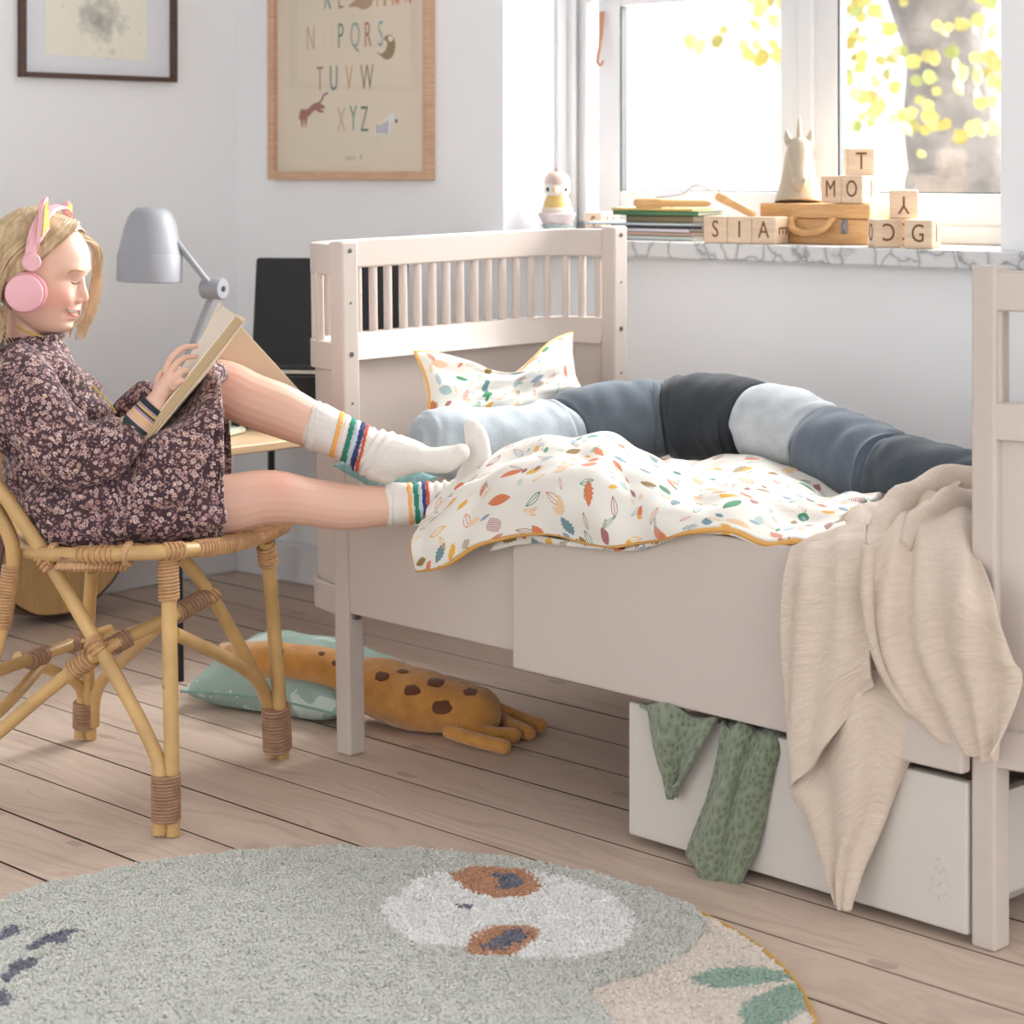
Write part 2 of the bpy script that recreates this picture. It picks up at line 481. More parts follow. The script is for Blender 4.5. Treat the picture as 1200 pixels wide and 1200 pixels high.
for (g0, g1) in ((1.048,1.488), (1.635,2.075)):
    for (z0, z1) in ((.954,1.37), (1.50,2.05)):
        cf = G(); x0, x1 = g0-.068, g1+.068; w = .068
        lo = .07 if z0 < 1.2 else .05
        for bx in ((x0,g0,yb0+.012,yb1,z0-lo,z1+.05), (g1,x1,yb0+.012,yb1,z0-lo,z1+.05), (g0,g1,yb0+.012,yb1,z0-lo,z0), (g0,g1,yb0+.012,yb1,z1,z1+.05)): cf.join(wbx(*bx))
        c = obj('casement', cf, m_white, win, smooth=False, bevel=.004)
        obj('pane', wbx(g0,g1,-.272,-.268,z0,z1), m_glass, c, smooth=False)
        obj('glazing_seal', G().join(wbx(g0,g0+.004,-.266,-.2455,z0,z1)).join(wbx(g0,g1,-.266,-.262,z0,z0+.003)), m_gask, c, smooth=False)
obj('mullion', G().join(wbx(1.542,1.58,yb0,yb1+.012,SZ,TOPW)), m_white, win, smooth=False, bevel=.005)
def mat_marble():
    m = NT('veined marble'); v = m.co('Object')
    w = m.vm('ADD', v, m.scale(m.noise(v, 9, 4, out=1), (.12,.12,.12)))
    vo = m.n('ShaderNodeTexVoronoi', feature='DISTANCE_TO_EDGE'); vo.inputs['Scale'].default_value = 16; m.l(w, vo.inputs['Vector'])
    n = m.noise(v, 25, 4)
    c = m.ramp(vo.outputs['Distance'], [(0, lin((120,122,126))), (.035, lin((190,191,193))), (.12, lin((216,216,216)))])
    m.col(m.mix(m.math('MULTIPLY', n, .5), c, lin((205,205,206)))); m.rough(.25); return m.m
sill = obj('window_sill', G().join(wbx(T0-.09,T1+.25,-.005,.045,SZ-.034,SZ)).join(wbx(T0,T1,-.275,-.004,SZ-.034,SZ)), mat_marble(), win, smooth=False, bevel=.004)
# casement hook and handle
hk = curve([R(1.003,-.235,1.36), R(1.006,-.228,1.30), R(.999,-.225,1.262), R(1.0,-.222,1.244), R(1.013,-.22,1.238), R(1.019,-.22,1.248)], 24)
obj('hook', tube(hk, [.006,.004,.004,.0035,.003,.0025], 8), mat('copper hook', (186,128,98), .4, metal=.4), win)
hd = G().join(tube([R(1.56,-.24,1.03),R(1.56,-.225,1.03),R(1.575,-.222,1.03)], .006, 8)).join(ellipsoid(R(1.578,-.222,1.03), (.011,.009,.012)))
obj('latch', hd, mat('brass latch', (170,160,130), .35, metal=.7), win)

# outside: pale yard and a yellow-leaved tree, metres beyond the glass
yard = struct(obj('yard_ground', box(-10, 26, -60, -.32, -.35, -.3).xf(MR), mat('pale gravel yard', (214,220,230), .9, var=.05, vscale=.8), smooth=False))
yard.name = 'yard_ground'
m_bark = mat('pale bark', (98,91,84), .9, var=.4, vscale=6, bump=.6, bscale=18, bdist=.03)
TY = 9.0
tr = thing('yellow_leaved_tree', 'thick grey tree trunk with yellow autumn leaves outside the right window', 'tree', P(1120, 200+1.3*FPX/TY, TY))
trunk_path = [P(1128,330,TY)+Vector((0,0,-.9)), P(1126,240,TY), P(1122,180,TY), P(1116,100,TY), P(1105,20,TY), P(1100,-120,TY), P(1090,-420,TY)]
tg = tube(curve(trunk_path, 30), [.30,.24,.215,.205,.22,.23,.2], 18)
for v in tg.v: v += Vector((noise.noise(v*3.0), noise.noise(v*3.0+Vector((9,0,0))), 0))*.05
obj('trunk', tg, m_bark, tr)
br = G()
for (p0, p1, p2, r) in ((( 1095,-60),(1010,-120),(900,-90),.05), ((1110,-150),(1190,-260),(1300,-300),.06), ((1100,-200),(960,-330),(800,-260),.05), ((1095,0),(1040,-10),(985,30),.016), ((900,-90),(880,-30),(905,10),.014)):
    br.join(tube(curve([P(*p0,TY),P(*p1,TY-.4),P(*p2,TY-.6)], 10), [r,r*.7,r*.3], 8))
obj('branch', br, m_bark, tr)
lm = []
lf = [(0,-.5),(.3,-.36),(.46,-.05),(.36,.26),(.12,.42),(0,.6),(-.12,.42),(-.36,.26),(-.46,-.05),(-.3,-.36)]
for i, c in enumerate(((136,122,50),(124,110,42),(146,134,68),(116,108,48),(110,114,54))):
    g = G().add([(x*.085, y*.085, -abs(x)*.02) for x, y in lf], [tuple(range(10))])
    me = mesh_of(g, 'leaf', False); mm = NT('autumn leaf %d' % i); mm.col(lin(c)); mm.rough(.6)
    mm.b.inputs['Transmission Weight'].default_value = 0
    me.materials.append(mm.m); lm.append(me)
rl = random.Random(4)
spots = [(rl.gauss(1000,25), rl.uniform(-30,150)) for _ in range(64)]+[(rl.uniform(1020,1180), rl.uniform(-40,165)) for _ in range(76)]+[(rl.gauss(905,22), rl.uniform(-30,70)) for _ in range(40)]+[(rl.gauss(850,20), rl.uniform(20,60)) for _ in range(4)]+[(1150,150),(1125,160),(1080,180),(1050,60),(1090,90)]
for i, (x, y) in enumerate(spots):
    o = bpy.data.objects.new('leaf', lm[rl.randrange(5)]); COL.objects.link(o); o.parent = tr; o.matrix_parent_inverse = Matrix.Translation(-tr.location)
    o.location = P(x, y, TY-.35-rl.random()*1.6)
    o.rotation_euler = (PI/2+rl.uniform(-.7,.7), rl.uniform(-3,3), rl.uniform(-.9,.9)); k = rl.uniform(.42,.85); o.scale = (k,k,k)
# ================================================================== the bed
m_bed = mat('pale rose-beige lacquer', (201,189,181), .38, var=.015, vscale=4)
BL = 1.2775; BW = .70; PS = .036; PH = .878
bed = thing('junior_bed', 'pale rose-beige wooden junior bed with slatted curved ends beside the window wall', 'bed', B(.6,.35,0))
m_screw = mat('screw steel', (120,118,114), .4, metal=.8)
def lean(p):
    """the head end leans out a touch at the room side and stands a little higher at the wall"""
    a, b, z = p
    h = z/PH; near = 1-min(max(b/BW, 0), 1)
    f = min(max(1-a/.3, 0), 1)
    return B(a-.022*near*h*f, b, z+.015*(1-near)*h*f)
def bpart(name, g, parent=bed, m=None, **k):
    g.v = [lean(p) for p in g.v]
    return obj(name, g, m or m_bed, parent, **k)
for (a, b, end) in ((-PS, 0, 0), (-PS, BW-PS, 0), (BL-PS, 0, 1), (BL-PS, BW-PS, 1)):
    g = box(a, a+PS, b, b+PS, 0, PH)
    # denser so the lean is smooth
    p = bpart('post', g, smooth=False, bevel=.004)
    if not end:
        for z, r in ((.862,.0042),(.772,.0022),(.684,.0046),(.60,.0022)):
            q = lathe([(r,0),(r,.0012),(r*.55,.0016)], 14, M=Matrix.Rotation(PI/2,4,'Y'), o=(a+PS, b+PS/2, z))
            bpart('screw', q, p, m_screw)
def bow(end, off, d=.132, n=40, inset=.0):
    """plan curve of a bed end between its posts; off = offset from the post faces outwards"""
    pts = []
    for i in range(n+1):
        t = i/n; x = -1+2*t
        e = (1-abs(x)**8.0)**(1/2.1)
        b = PS*.5-off*x*0+(BW-PS)*t+(off if t > .5 else -off)*(abs(x)**6)
        a = e*d+off*(1-abs(x)**8)
        pts.append((a, b))
    if end: return [(BL-.004+a, b) for a, b in pts]
    return [(-PS+.004-a, b) for a, b in pts]
def band(end, z0, z1, off0, off1, d=.132, inset=0):
    i0 = bow(end, off0, d); i1 = bow(end, off1, d+.001)
    n = len(i0); v = []
    for z in (z0, z1):
        for c in (i0, i1): v += [(x, y, z) for x, y in c]
    f = []
    for i in range(n-1):
        f += [(i+1,i,n+i,n+i+1), (2*n+i,2*n+i+1,3*n+i+1,3*n+i), (i,i+1,2*n+i+1,2*n+i), (n+i+1,n+i,3*n+i,3*n+i+1)]
    f += [(0,2*n,3*n,n), (n-1,2*n-1,4*n-1,3*n-1)]
    g = G().add(v, f)
    if end: g.f = [tuple(reversed(q)) for q in g.f]
    return g
for end in (0, 1):
    e = 1 if end else 0
    bpart('top_rail', band(end, .820, .872, -.008, .014), bevel=.003)
    g = band(end, .655, .703, -.008, .016)
    inner = [p for p in bow(end, -.030)]; n_ = len(inner)
    for i in range(n_):          # sloping inner face that carries the slats
        g.v[i] = Vector((inner[i][0], inner[i][1], .655))
    bpart('middle_rail', g, bevel=.002)
    bpart('end_panel', band(end, .27, .662, -.006, .006), bevel=.002)
    bpart('bottom_rail', band(end, .235, .285, -.012, .016), bevel=.003)
    c = bow(end, .003, n=400)
    L = [0]
    for i in range(400): L.append(L[-1]+math.hypot(c[i+1][0]-c[i][0], c[i+1][1]-c[i][1]))
    NS = 23
    for k in range(NS):
        s = L[-1]*(k+.75)/(NS+.5); i = next(j for j in range(400) if L[j+1] >= s)
        a, b = c[i]; tx, ty = c[min(i+3,400)][0]-c[max(i-3,0)][0], c[min(i+3,400)][1]-c[max(i-3,0)][1]
        ang = math.atan2(ty, tx)-PI/2
        g = prism(rrect(-.0075,.0075,-.0068,.0068,.005,3), .70, .825, Matrix.Translation((a,b,0)) @ Matrix.Rotation(ang,4,'Z'))
        bpart('slat', g, angle=50)
    # flat shelf edge below the slats, seen from inside the bed
# side panels: short fixed part at the head, broad sliding part towards the foot
bpart('side_panel', box(0, .62, .003, .024, .243, .415), smooth=False, bevel=.003)
bpart('side_extension', box(.416, BL-PS, -.020, .001, .224, .483), smooth=False, bevel=.004)
bpart('side_panel', box(0, BL-PS, BW-.024, BW-.003, .243, .45), smooth=False, bevel=.003)
bpart('slatted_base', G().join(box(-.03, BL-.01, .026, BW-.026, .285, .303)), smooth=False)
bpart('rail_bracket', box(.004, .012, .008, .020, .233, .243), m=m_screw, smooth=False)
mt = obj('mattress', prism(rrect(-.04, BL-.02, .03, BW-.03, .06), .304, .415, MB_), mat('white mattress ticking', (226,222,214), .9), bevel=.02)
tag(mt, 'white mattress lying in the bed under the leaf-print duvet', 'mattress')

# ------------------------------------------------------------------ drawer under the bed
m_drw = mat('white drawer lacquer', (208,202,195), .35)
dr = thing('bed_drawer', 'white rolling drawer under the bed with green knit hanging out', 'drawer', B(.944,.2,0))
D0, D1 = .645, 1.2375
obj('drawer_front', box(D0, D1, -.002, .016, .012, .2095).xf(MB_), m_drw, dr, smooth=False, bevel=.0035)
sd = G()
for bx in ((D0+.01,D0+.024,.016,.6,.03,.175), (D1-.024,D1-.01,.016,.6,.03,.175), (D0+.01,D1-.01,.586,.6,.03,.175), (D0+.01,D1-.01,.016,.6,.03,.038)): sd.join(box(*bx))
obj('drawer_box', sd.xf(MB_), m_drw, dr, smooth=False)
for a in (D0+.05, D1-.05):
    for b in (.08, .53):
        w = lathe([(.016,-.008),(.018,-.005),(.018,.005),(.016,.008)], 18, M=Matrix.Rotation(PI/2,4,'X'), o=(a,b,.0185))
        obj('castor', w.xf(MB_), mat('grey castor', (90,90,90), .5), dr)
# embossed tree-like emblem in the lower corner of the drawer front
em = G()
def curl(a, z, r, flip):
    pts = [(a+flip*r*math.cos(t)*(1-t/9), z+r*math.sin(t)*(1-t/9)) for t in [i*.45 for i in range(11)]]
    return tube([B(x, -.0022, y) for x, y in pts], .0011, 6)
for i, (da, dz, r) in enumerate(((-.010,.0,.010),(.010,.0,.010),(-.008,.018,.0085),(.009,.018,.0085),(-.004,.035,.007),(.006,.035,.007),(0,.048,.006))):
    em.join(curl(1.197+da, .052+dz, r, 1 if i % 2 else -1))
obj('emblem', em, m_drw, dr)

# ------------------------------------------------------------------ long patchwork bolster
bo = thing('bolster', 'long grey and navy patchwork bolster snaking along the back of the bed', 'bolster', P(840,535,3.8))
bp = [(486,518,3.63,.020),(494,519,3.64,.046),(515,519,3.66,.060),(560,520,3.70,.063),(610,518,3.75,.064),(640,513,3.79,.066),(655,509,3.81,.065),
      (680,500,3.84,.071),(720,494,3.86,.074),(755,492,3.87,.074),(773,491,3.87,.072),(800,489,3.86,.076),(840,488,3.83,.078),(872,492,3.79,.075),(884,496,3.77,.072),
      (905,500,3.74,.076),(935,509,3.69,.076),(958,520,3.65,.073),(985,533,3.58,.077),(1015,545,3.51,.075),(1040,553,3.45,.069),(1048,556,3.43,.066),(1070,562,3.38,.068),(1110,572,3.30,.066),(1150,578,3.22,.058),(1175,580,3.17,.03)]
pv = [P(x,y,Y) for x,y,Y,r in bp]; pr_ = [Vector((r,r)) for *_,r in bp]
NB = 240
cen = [cr(pv, i/NB) for i in range(NB+1)]; rr = [cr(pr_, i/NB)[0] for i in range(NB+1)]
cuts = [(0, 6.35, (168,178,186)), (6.35, 10.3, (88,98,108)), (10.3, 14.0, (46,51,57)), (14.0, 17.2, (178,184,190)), (17.2, 20.9, (86,97,110)), (20.9, 25, (56,66,76))]
for c0, c1, rgb in cuts:
    i0 = round(c0/25*NB); i1 = round(c1/25*NB)
    path = cen[i0:i1+1]; rad = rr[i0:i1+1]
    n = 40; g = tube(path, rad, n, cap=True, up=(0,0,1))
    m = len(path)
    for j in range(m):
        t = j/(m-1); edge = min(t, 1-t)
        pin = -.006*math.exp(-(edge*12)**2) if 0 < i0 or t > .5 else 0
        for k in range(n):
            v = g.v[j*n+k]; d = (v-path[j]).normalized()
            w = noise.noise(Vector((j*.22, k*.20, c0*3.3)))*.0045*(1+1.2*math.exp(-edge*9))+math.sin(j*.55+2.5*math.sin(k*.3))*.0009
            g.v[j*n+k] = v+d*(pin+w)
            # flattened where it rests
    s = obj('segment', g, mat('velour %d %d %d' % rgb, rgb, .95, var=.12, vscale=26, sheen=.15, bump=.18, bscale=140), bo)
    m2 = s.modifiers.new('sub', 'SUBSURF'); m2.levels = 1; m2.render_levels = 1
obj('label_tag', tube([P(1021,588,3.42),P(1020,582,3.41),P(1018,574,3.405)], [(.006,.003),(.010,.004),(.008,.003)], 8), MATS['velour 168 178 186'], bo)

# ------------------------------------------------------------------ leaf-print pillow
m_leaf = mat_leaves('leaf print cotton'); m_pipe = mat('orange piping', (222,168,92), .7)
def pillow_geo(c00, c10, c11, c01, thick, nrm, n=36, pinch=.11, wr=.006, seed=0, topdip=None, sag=0):
    """two-sided cushion over the quad c00 c10 c11 c01; nrm points to the front"""
    c00, c10, c11, c01 = map(Vector, (c00,c10,c11,c01)); nrm = Vector(nrm).normalized()
    g = G(); uv = []; rim = []
    wu = (c10-c00).length; wv = (c01-c00).length
    for side in (1, -1):
        for j in range(n+1):
            for i in range(n+1):
                u = i/n; v = j/n
                uu = u; vv = v
                # edges pull in between the corners
                pu = pinch*math.sin(PI*v); pv_ = pinch*math.sin(PI*u)
                uu = u+(0.5-u)*2*pu*.5*abs(2*u-1)**2; vv = v+(.5-v)*2*pv_*.5*abs(2*v-1)**2
                p = c00*(1-uu)*(1-vv)+c10*uu*(1-vv)+c11*uu*vv+c01*(1-uu)*vv
                if topdip: p = p+topdip(u, v)
                h = (max(0, math.sin(PI*u))*max(0, math.sin(PI*v)))**.45
                w = noise.noise(Vector((u*4+seed, v*4, side*2.0)))*wr*3*h+noise.noise(Vector((u*10, v*10+seed, side)))*wr*h
                p = p+nrm*(side*(thick*.5*h+.002)+w*side)
                g.v.append(p); uv.append((u*wu+seed, v*wv))
    N = n+1
    for s in (0, 1):
        o = s*N*N
        for j in range(n):
            for i in range(n):
                q = (o+j*N+i, o+j*N+i+1, o+(j+1)*N+i+1, o+(j+1)*N+i)
                g.f.append(q if s == 0 else tuple(reversed(q)))
    loop = [i for i in range(N)]+[j*N+n for j in range(1,N)]+[n*N+i for i in range(n-1,-1,-1)]+[j*N for j in range(n-1,0,-1)]
    for k in range(len(loop)):
        a, b = loop[k], loop[(k+1) % len(loop)]
        g.f.append((b, a, N*N+a, N*N+b))
    g.uv = uv
    g.rim = [(g.v[k]+g.v[N*N+k])*.5 for k in loop]
    return g
def pdip(u, v):
    return Vector((0,.0,-1))*(.055*math.exp(-((u-.47)/.22)**2)*v**2)+Vector((.5,-.8,0))*(.05*math.exp(-((u-.6)/.3)**2)*v**2)
pg = pillow_geo(P(497,512,3.66), P(690,470,3.98), P(668,390,4.025), P(486,412,3.745), .085, Vector((.62,-.70,.35)), n=44, topdip=pdip, wr=.007, seed=1.3)
pil = thing('pillow', 'small white leaf-print pillow with orange piping leaning on the headboard', 'pillow', P(590,500,3.83))
obj('cover', pg, m_leaf, pil); obj('piping', tube(pg.rim+[pg.rim[0]], .0032, 6, cap=False), m_pipe, pil)

# ------------------------------------------------------------------ duvet
cols = [
 [(488,668,3.425),(489,645,3.425),(493,622,3.44),(506,602,3.46),(522,590,3.50),(545,590,3.55),(560,590,3.60)],
 [(520,662,3.385),(524,632,3.385),(541,592,3.40),(560,563,3.46),(578,556,3.55),(592,572,3.64),(610,578,3.72)],
 [(568,636,3.325),(574,608,3.325),(588,570,3.35),(607,530,3.45),(622,530,3.56),(640,560,3.65),(650,565,3.74)],
 [(634,624,3.235),(636,598,3.235),(642,558,3.27),(650,517,3.40),(668,524,3.52),(690,556,3.62),(712,560,3.73)],
 [(694,637,3.165),(694,605,3.155),(697,562,3.19),(702,517,3.34),(722,530,3.46),(755,562,3.55),(780,548,3.68)],
 [(750,635,3.105),(752,607,3.10),(757,572,3.14),(764,545,3.26),(792,560,3.38),(828,566,3.50),(858,536,3.70)],
 [(828,622,3.030),(830,607,3.045),(833,592,3.10),(842,577,3.20),(872,577,3.32),(902,568,3.42),(935,549,3.58)],
 [(905,634,2.962),(905,621,3.00),(908,608,3.08),(914,596,3.16),(938,593,3.25),(962,586,3.33),(988,578,3.46)],
 [(992,648,2.90),(992,632,2.95),(996,614,3.04),(1002,602,3.12),(1014,597,3.20),(1028,593,3.28),(1046,586,3.38)]]
rows = [[P(*cols[c][r]) for c in range(len(cols))] for r in range(7)]
def dw(u, v, fu, fv):
    q = Vector((u*7, v*7, 3.1))
    return noise.noise(q)*.022*min(1, fv*4+.25)+noise.noise(q*2.2)*.012+math.sin(u*38+v*22+3*noise.noise(q))*.0028
dg = loft(rows, 110, 84, dw)
du = thing('duvet', 'crumpled white leaf-print duvet with orange piping spilling over the bed rail', 'duvet', P(700,600,3.3))
obj('cover', dg, m_leaf, du, solid=.014, sub=1)
NU = 110
hem = [dg.v[i] for i in range(NU)]; lft = [dg.v[j*NU] for j in range(84)]; bk = [dg.v[83*NU+i] for i in range(NU)]
obj('piping', tube(list(reversed(lft))[40:]+hem, .0042, 8), m_pipe, du)
obj('piping', tube(bk, .004, 8), m_pipe, du)
# turned-under layer peeping out below the front hem
ur = [[P(588,612,3.33),P(640,628,3.25),P(700,640,3.18),P(745,640,3.12),P(790,622,3.08)], [P(590,622,3.335),P(640,634,3.255),P(690,640,3.185),P(745,642,3.13),P(790,628,3.085)], [P(575,646,3.345),P(640,632,3.27),P(700,635,3.20),P(745,636,3.15),P(790,620,3.1)]]
obj('underside', loft(ur, 30, 8), m_leaf, du, solid=.008)

# teal cushion corner between the feet and the headboard
tc = pillow_geo(P(391,545,3.565), P(446,574,3.525), P(512,560,3.55), P(428,536,3.60), .028, (0,-.25,1), n=16, wr=.002, pinch=.04)
to = obj('teal_cushion', tc, mat('teal quilted cotton', (136,178,182), .85, var=.2, vscale=90, bump=.5, bscale=160), None)
tag(to, 'small flat teal cushion tucked between the feet and the bed post', 'cushion')

# ------------------------------------------------------------------ muslin throw over the foot of the side panel
m_gz = mat_gauze('oatmeal muslin', (214,197,181))
def fold(seed, amp=.012, fu=26, fv=5):
    def d(u, v, a, b):
        q = Vector((u*9+seed, v*4, seed))
        return (math.sin(u*fu*4+v*fv+4*noise.noise(q))*amp*.5+noise.noise(q)*amp)*min(1, b*3+.15)+noise.noise(Vector((u*16, v*60, seed)))*.0016
    return d
th = thing('muslin_throw', 'oatmeal muslin throw draped over the foot end of the bed panel', 'blanket', P(1000,900,2.8))
pieces = [
 ([[(926,642,2.935),(955,628,2.91),(985,618,2.90),(1015,612,2.88)], [(920,668,2.90),(952,664,2.855),(985,655,2.83),(1016,650,2.80)], [(917,720,2.895),(950,718,2.85),(985,712,2.825),(1018,705,2.80)], [(916,790,2.895),(950,782,2.85),(985,770,2.825),(1020,755,2.80)], [(918,860,2.895),(950,842,2.85),(986,806,2.83),(1021,786,2.80)], [(923,924,2.89),(952,893,2.845),(990,845,2.83),(1023,799,2.81)]], 1.1, 40, 64),
 ([[(1000,640,2.83),(1040,640,2.83),(1075,650,2.82),(1110,680,2.80)], [(985,740,2.845),(1020,730,2.84),(1060,740,2.83),(1105,770,2.80)], [(926,908,2.90),(972,842,2.86),(1030,800,2.82),(1092,850,2.80)], [(940,955,2.885),(976,922,2.85),(1022,890,2.825),(1062,902,2.82)], [(955,990,2.88),(979,982,2.85),(1010,960,2.835),(1038,952,2.84)], [(970,1030,2.86),(981,1027,2.85),(995,1017,2.84),(1012,1010,2.85)], [(979,1060,2.85),(983,1066,2.845),(988,1066,2.845),(993,1058,2.85)]], 2.3, 44, 80),
 ([[(1018,618,2.90),(1058,588,2.97),(1098,570,3.0),(1140,566,3.0)], [(1016,640,2.80),(1062,612,2.84),(1105,608,2.83),(1142,628,2.80)], [(1012,700,2.79),(1060,688,2.77),(1115,685,2.71),(1166,706,2.68)], [(1023,770,2.79),(1065,762,2.765),(1125,756,2.70),(1186,770,2.665)], [(1046,812,2.785),(1088,816,2.755),(1140,802,2.70),(1198,794,2.66)], [(1078,846,2.775),(1112,860,2.745),(1150,858,2.70),(1187,840,2.665)], [(1100,864,2.765),(1126,880,2.735),(1155,892,2.70),(1166,890,2.67)]], 3.7, 52, 76),
 # bunched cloth on top of the bed
 ([[(985,604,3.0),(1000,596,3.04),(1015,590,3.10),(1050,584,3.12)], [(978,628,2.96),(1002,612,2.98),(1028,600,3.03),(1060,580,3.06)], [(985,634,2.93),(1012,622,2.93),(1040,600,2.96),(1072,568,3.02)], [(1006,628,2.88),(1030,612,2.88),(1056,582,2.93),(1088,558,3.0)], [(1030,625,2.86),(1048,608,2.87),(1075,580,2.93),(1110,556,3.0)], [(1040,640,2.84),(1062,620,2.85),(1095,596,2.90),(1140,560,2.98)]], 5.1, 36, 50),
]
for rws, seed, nu, nv in pieces:
    g = loft([[P(*q) for q in r] for r in rws], nu, nv, fold(seed))
    obj('cloth_fold', g, m_gz, th, solid=.004, sub=1)
def roll(pts, r, seed):
    path = curve([P(*q) for q in pts], 40); g = tube(path, r, 18)
    for i, v in enumerate(g.v): g.v[i] = v+Vector((0,0,1))*noise.noise(v*22+Vector((seed,0,0)))*.012
    g.uv = [((i % 18)*.01, (i//18)*.012) for i in range(len(g.v))]
    return g
obj('cloth_fold', roll([(1022,650,2.80),(1030,622,2.84),(1052,592,2.90),(1085,575,2.96),(1120,568,2.98),(1150,566,2.98)], [.008,.016,.02,.022,.024,.02], 2), m_gz, th)
obj('cloth_fold', roll([(1060,640,2.80),(1075,612,2.84),(1100,600,2.87),(1130,592,2.90),(1150,600,2.9)], [.008,.016,.02,.022,.02], 7), m_gz, th)
obj('cloth_fold', roll([(1018,640,2.795),(1016,690,2.785),(1022,750,2.785),(1040,800,2.78),(1075,842,2.77)], [.010,.009,.007,.006,.004], 4), m_gz, th)

# ------------------------------------------------------------------ green knit in the drawer
m_kn = mat_knit('sage green knit', (118,128,106))
kn = thing('knit_throw', 'sage green loose-knit throw hanging out of the drawer front', 'blanket', P(840,1000,3.03))
f1 = [[(750,822,3.16),(780,828,3.13),(812,836,3.10),(842,844,3.07)], [(757,830,3.115),(784,836,3.085),(810,842,3.06),(838,850,3.04)], [(763,862,3.115),(782,866,3.085),(803,868,3.065),(822,876,3.05)], [(772,900,3.11),(784,902,3.09),(797,902,3.08),(808,902,3.07)], [(783,932,3.10),(786,936,3.09),(790,936,3.09),(793,928,3.085)]]
f2 = [[(850,842,3.09),(872,846,3.07),(895,852,3.05),(918,858,3.03)], [(844,850,3.03),(868,852,3.00),(892,858,2.99),(917,872,2.98)], [(838,890,3.03),(858,893,2.995),(880,890,2.985),(908,900,2.975)], [(826,935,3.035),(848,942,2.995),(868,925,2.99),(902,930,2.98)], [(808,975,3.05),(838,982,3.005),(862,965,2.99),(895,965,2.985)], [(799,1002,3.055),(833,1012,3.01),(862,1000,3.0),(889,990,2.99)], [(812,1022,3.045),(836,1038,3.01),(855,1035,3.0),(882,1008,2.995)], [(832,1046,3.03),(842,1055,3.02),(852,1056,3.01),(864,1040,3.005)]]
for rws, sd_ in ((f1, 1.0), (f2, 6.0)):
    g = loft([[P(*q) for q in r] for r in rws], 40, 56, lambda u, v, a, b, s=sd_: noise.noise(Vector((u*14+s, v*6, s)))*.010+math.sin(u*95+v*5+s)*.0055)
    obj('knit_fold', g, m_kn, kn, solid=.006)
obj('knit_fold', ellipsoid(B(.86,.10,.11), (.09,.06,.07), frame((0,0,0),U,W_,Vector((0,0,1)))), m_kn, kn)
# ================================================================== pictures on the walls
m_oak = mat_wood('light oak frame', (190,150,120), (214,178,146), (3,3,30), .5)
m_dkfr = mat_wood('dark walnut frame', (62,42,36), (92,66,56), (3,3,30), .45)
m_picg = mat_glass('picture glass')
def pic_frame(th_, x0, x1, z0, z1, w, M, m, depth=.022):
    for g in (box(x0,x0+w,0,depth,z0,z1), box(x1-w,x1,0,depth,z0,z1), box(x0+w,x1-w,0,depth,z0,z0+w), box(x0+w,x1-w,0,depth,z1-w,z1)):
        obj('frame_bar', g.xf(M), m, th_, smooth=False, bevel=.0015)
    obj('glass', box(x0+w,x1-w,.0125,.014,z0+w,z1-w).xf(M), m_picg, th_, smooth=False)
# alphabet poster on the window wall: local x along the wall, y out of the wall, z up
x0, x1, z0, z1 = .143, .704, .978, 1.76
po = thing('alphabet_poster', 'beige alphabet poster in light oak frame on the wall by the window', 'poster', R(.42,.01,z0))
pic_frame(po, x0, x1, z0, z1, .02, MR, m_oak)
paper = obj('print', box(x0+.018,x1-.018,.003,.006,z0+.018,z1-.018).xf(MR), mat('beige poster paper', (224,211,190), .8), po, smooth=False)
def wall_pt(px, py, y=.0065):
    k = (px-600)/FPX; o = C0+SD*y
    t = (o.y*k-o.x)/(TD.x-TD.y*k); Yd = o.y+TD.y*t
    return t, 1+(HZ-py)/FPX*Yd
def TM(t, z, y=.0066):
    return frame(R(t,y,z), TD, Vector((0,0,1)), -TD.cross(Vector((0,0,1)))*-1)
LC = {'K':(70,120,150),'L':(140,120,110),'M':(196,140,110),'N':(180,158,146),'O':(222,208,200),'P':(60,124,104),'Q':(130,160,160),'R':(164,96,84),'S':(120,160,170),'T':(170,110,98),'U':(60,104,120),'V':(206,160,84),'W':(130,112,94),'X':(194,164,148),'Y':(78,140,126),'Z':(70,110,100)}
def letters(items, h):
    for ch, px, py in items:
        t, z = wall_pt(px, py)
        text('letter', ch, .088, TM(t, z), mat('ink '+ch, LC[ch], .8), paper, sx=.50, extrude=.0002, bold=-.0012)
letters([('K',384,-2),('L',399,-3),('M',446,-6)], .09)
letters([('N',364,46),('O',384,44),('P',399,43.5),('Q',416,42.5),('R',431,42),('S',446,41)], .09)
letters([('T',375,94),('U',391,93),('V',409,92.5),('W',430,92)], .09)
letters([('X',400,142),('Y',414,140),('Z',427,141)], .09)
t_, z_ = wall_pt(411,185); text('small_imprint', 'sebra', .017, TM(t_, z_), mat('grey imprint', (186,174,158), .8), paper, extrude=.0002)
t_, z_ = wall_pt(423,184); obj('small_imprint', prism([(-.003,-.005),(.003,-.005),(.003,.003),(0,.007),(-.003,.003)], 0, .0002, TM(t_, z_)), MATS['grey imprint'], paper, smooth=False)
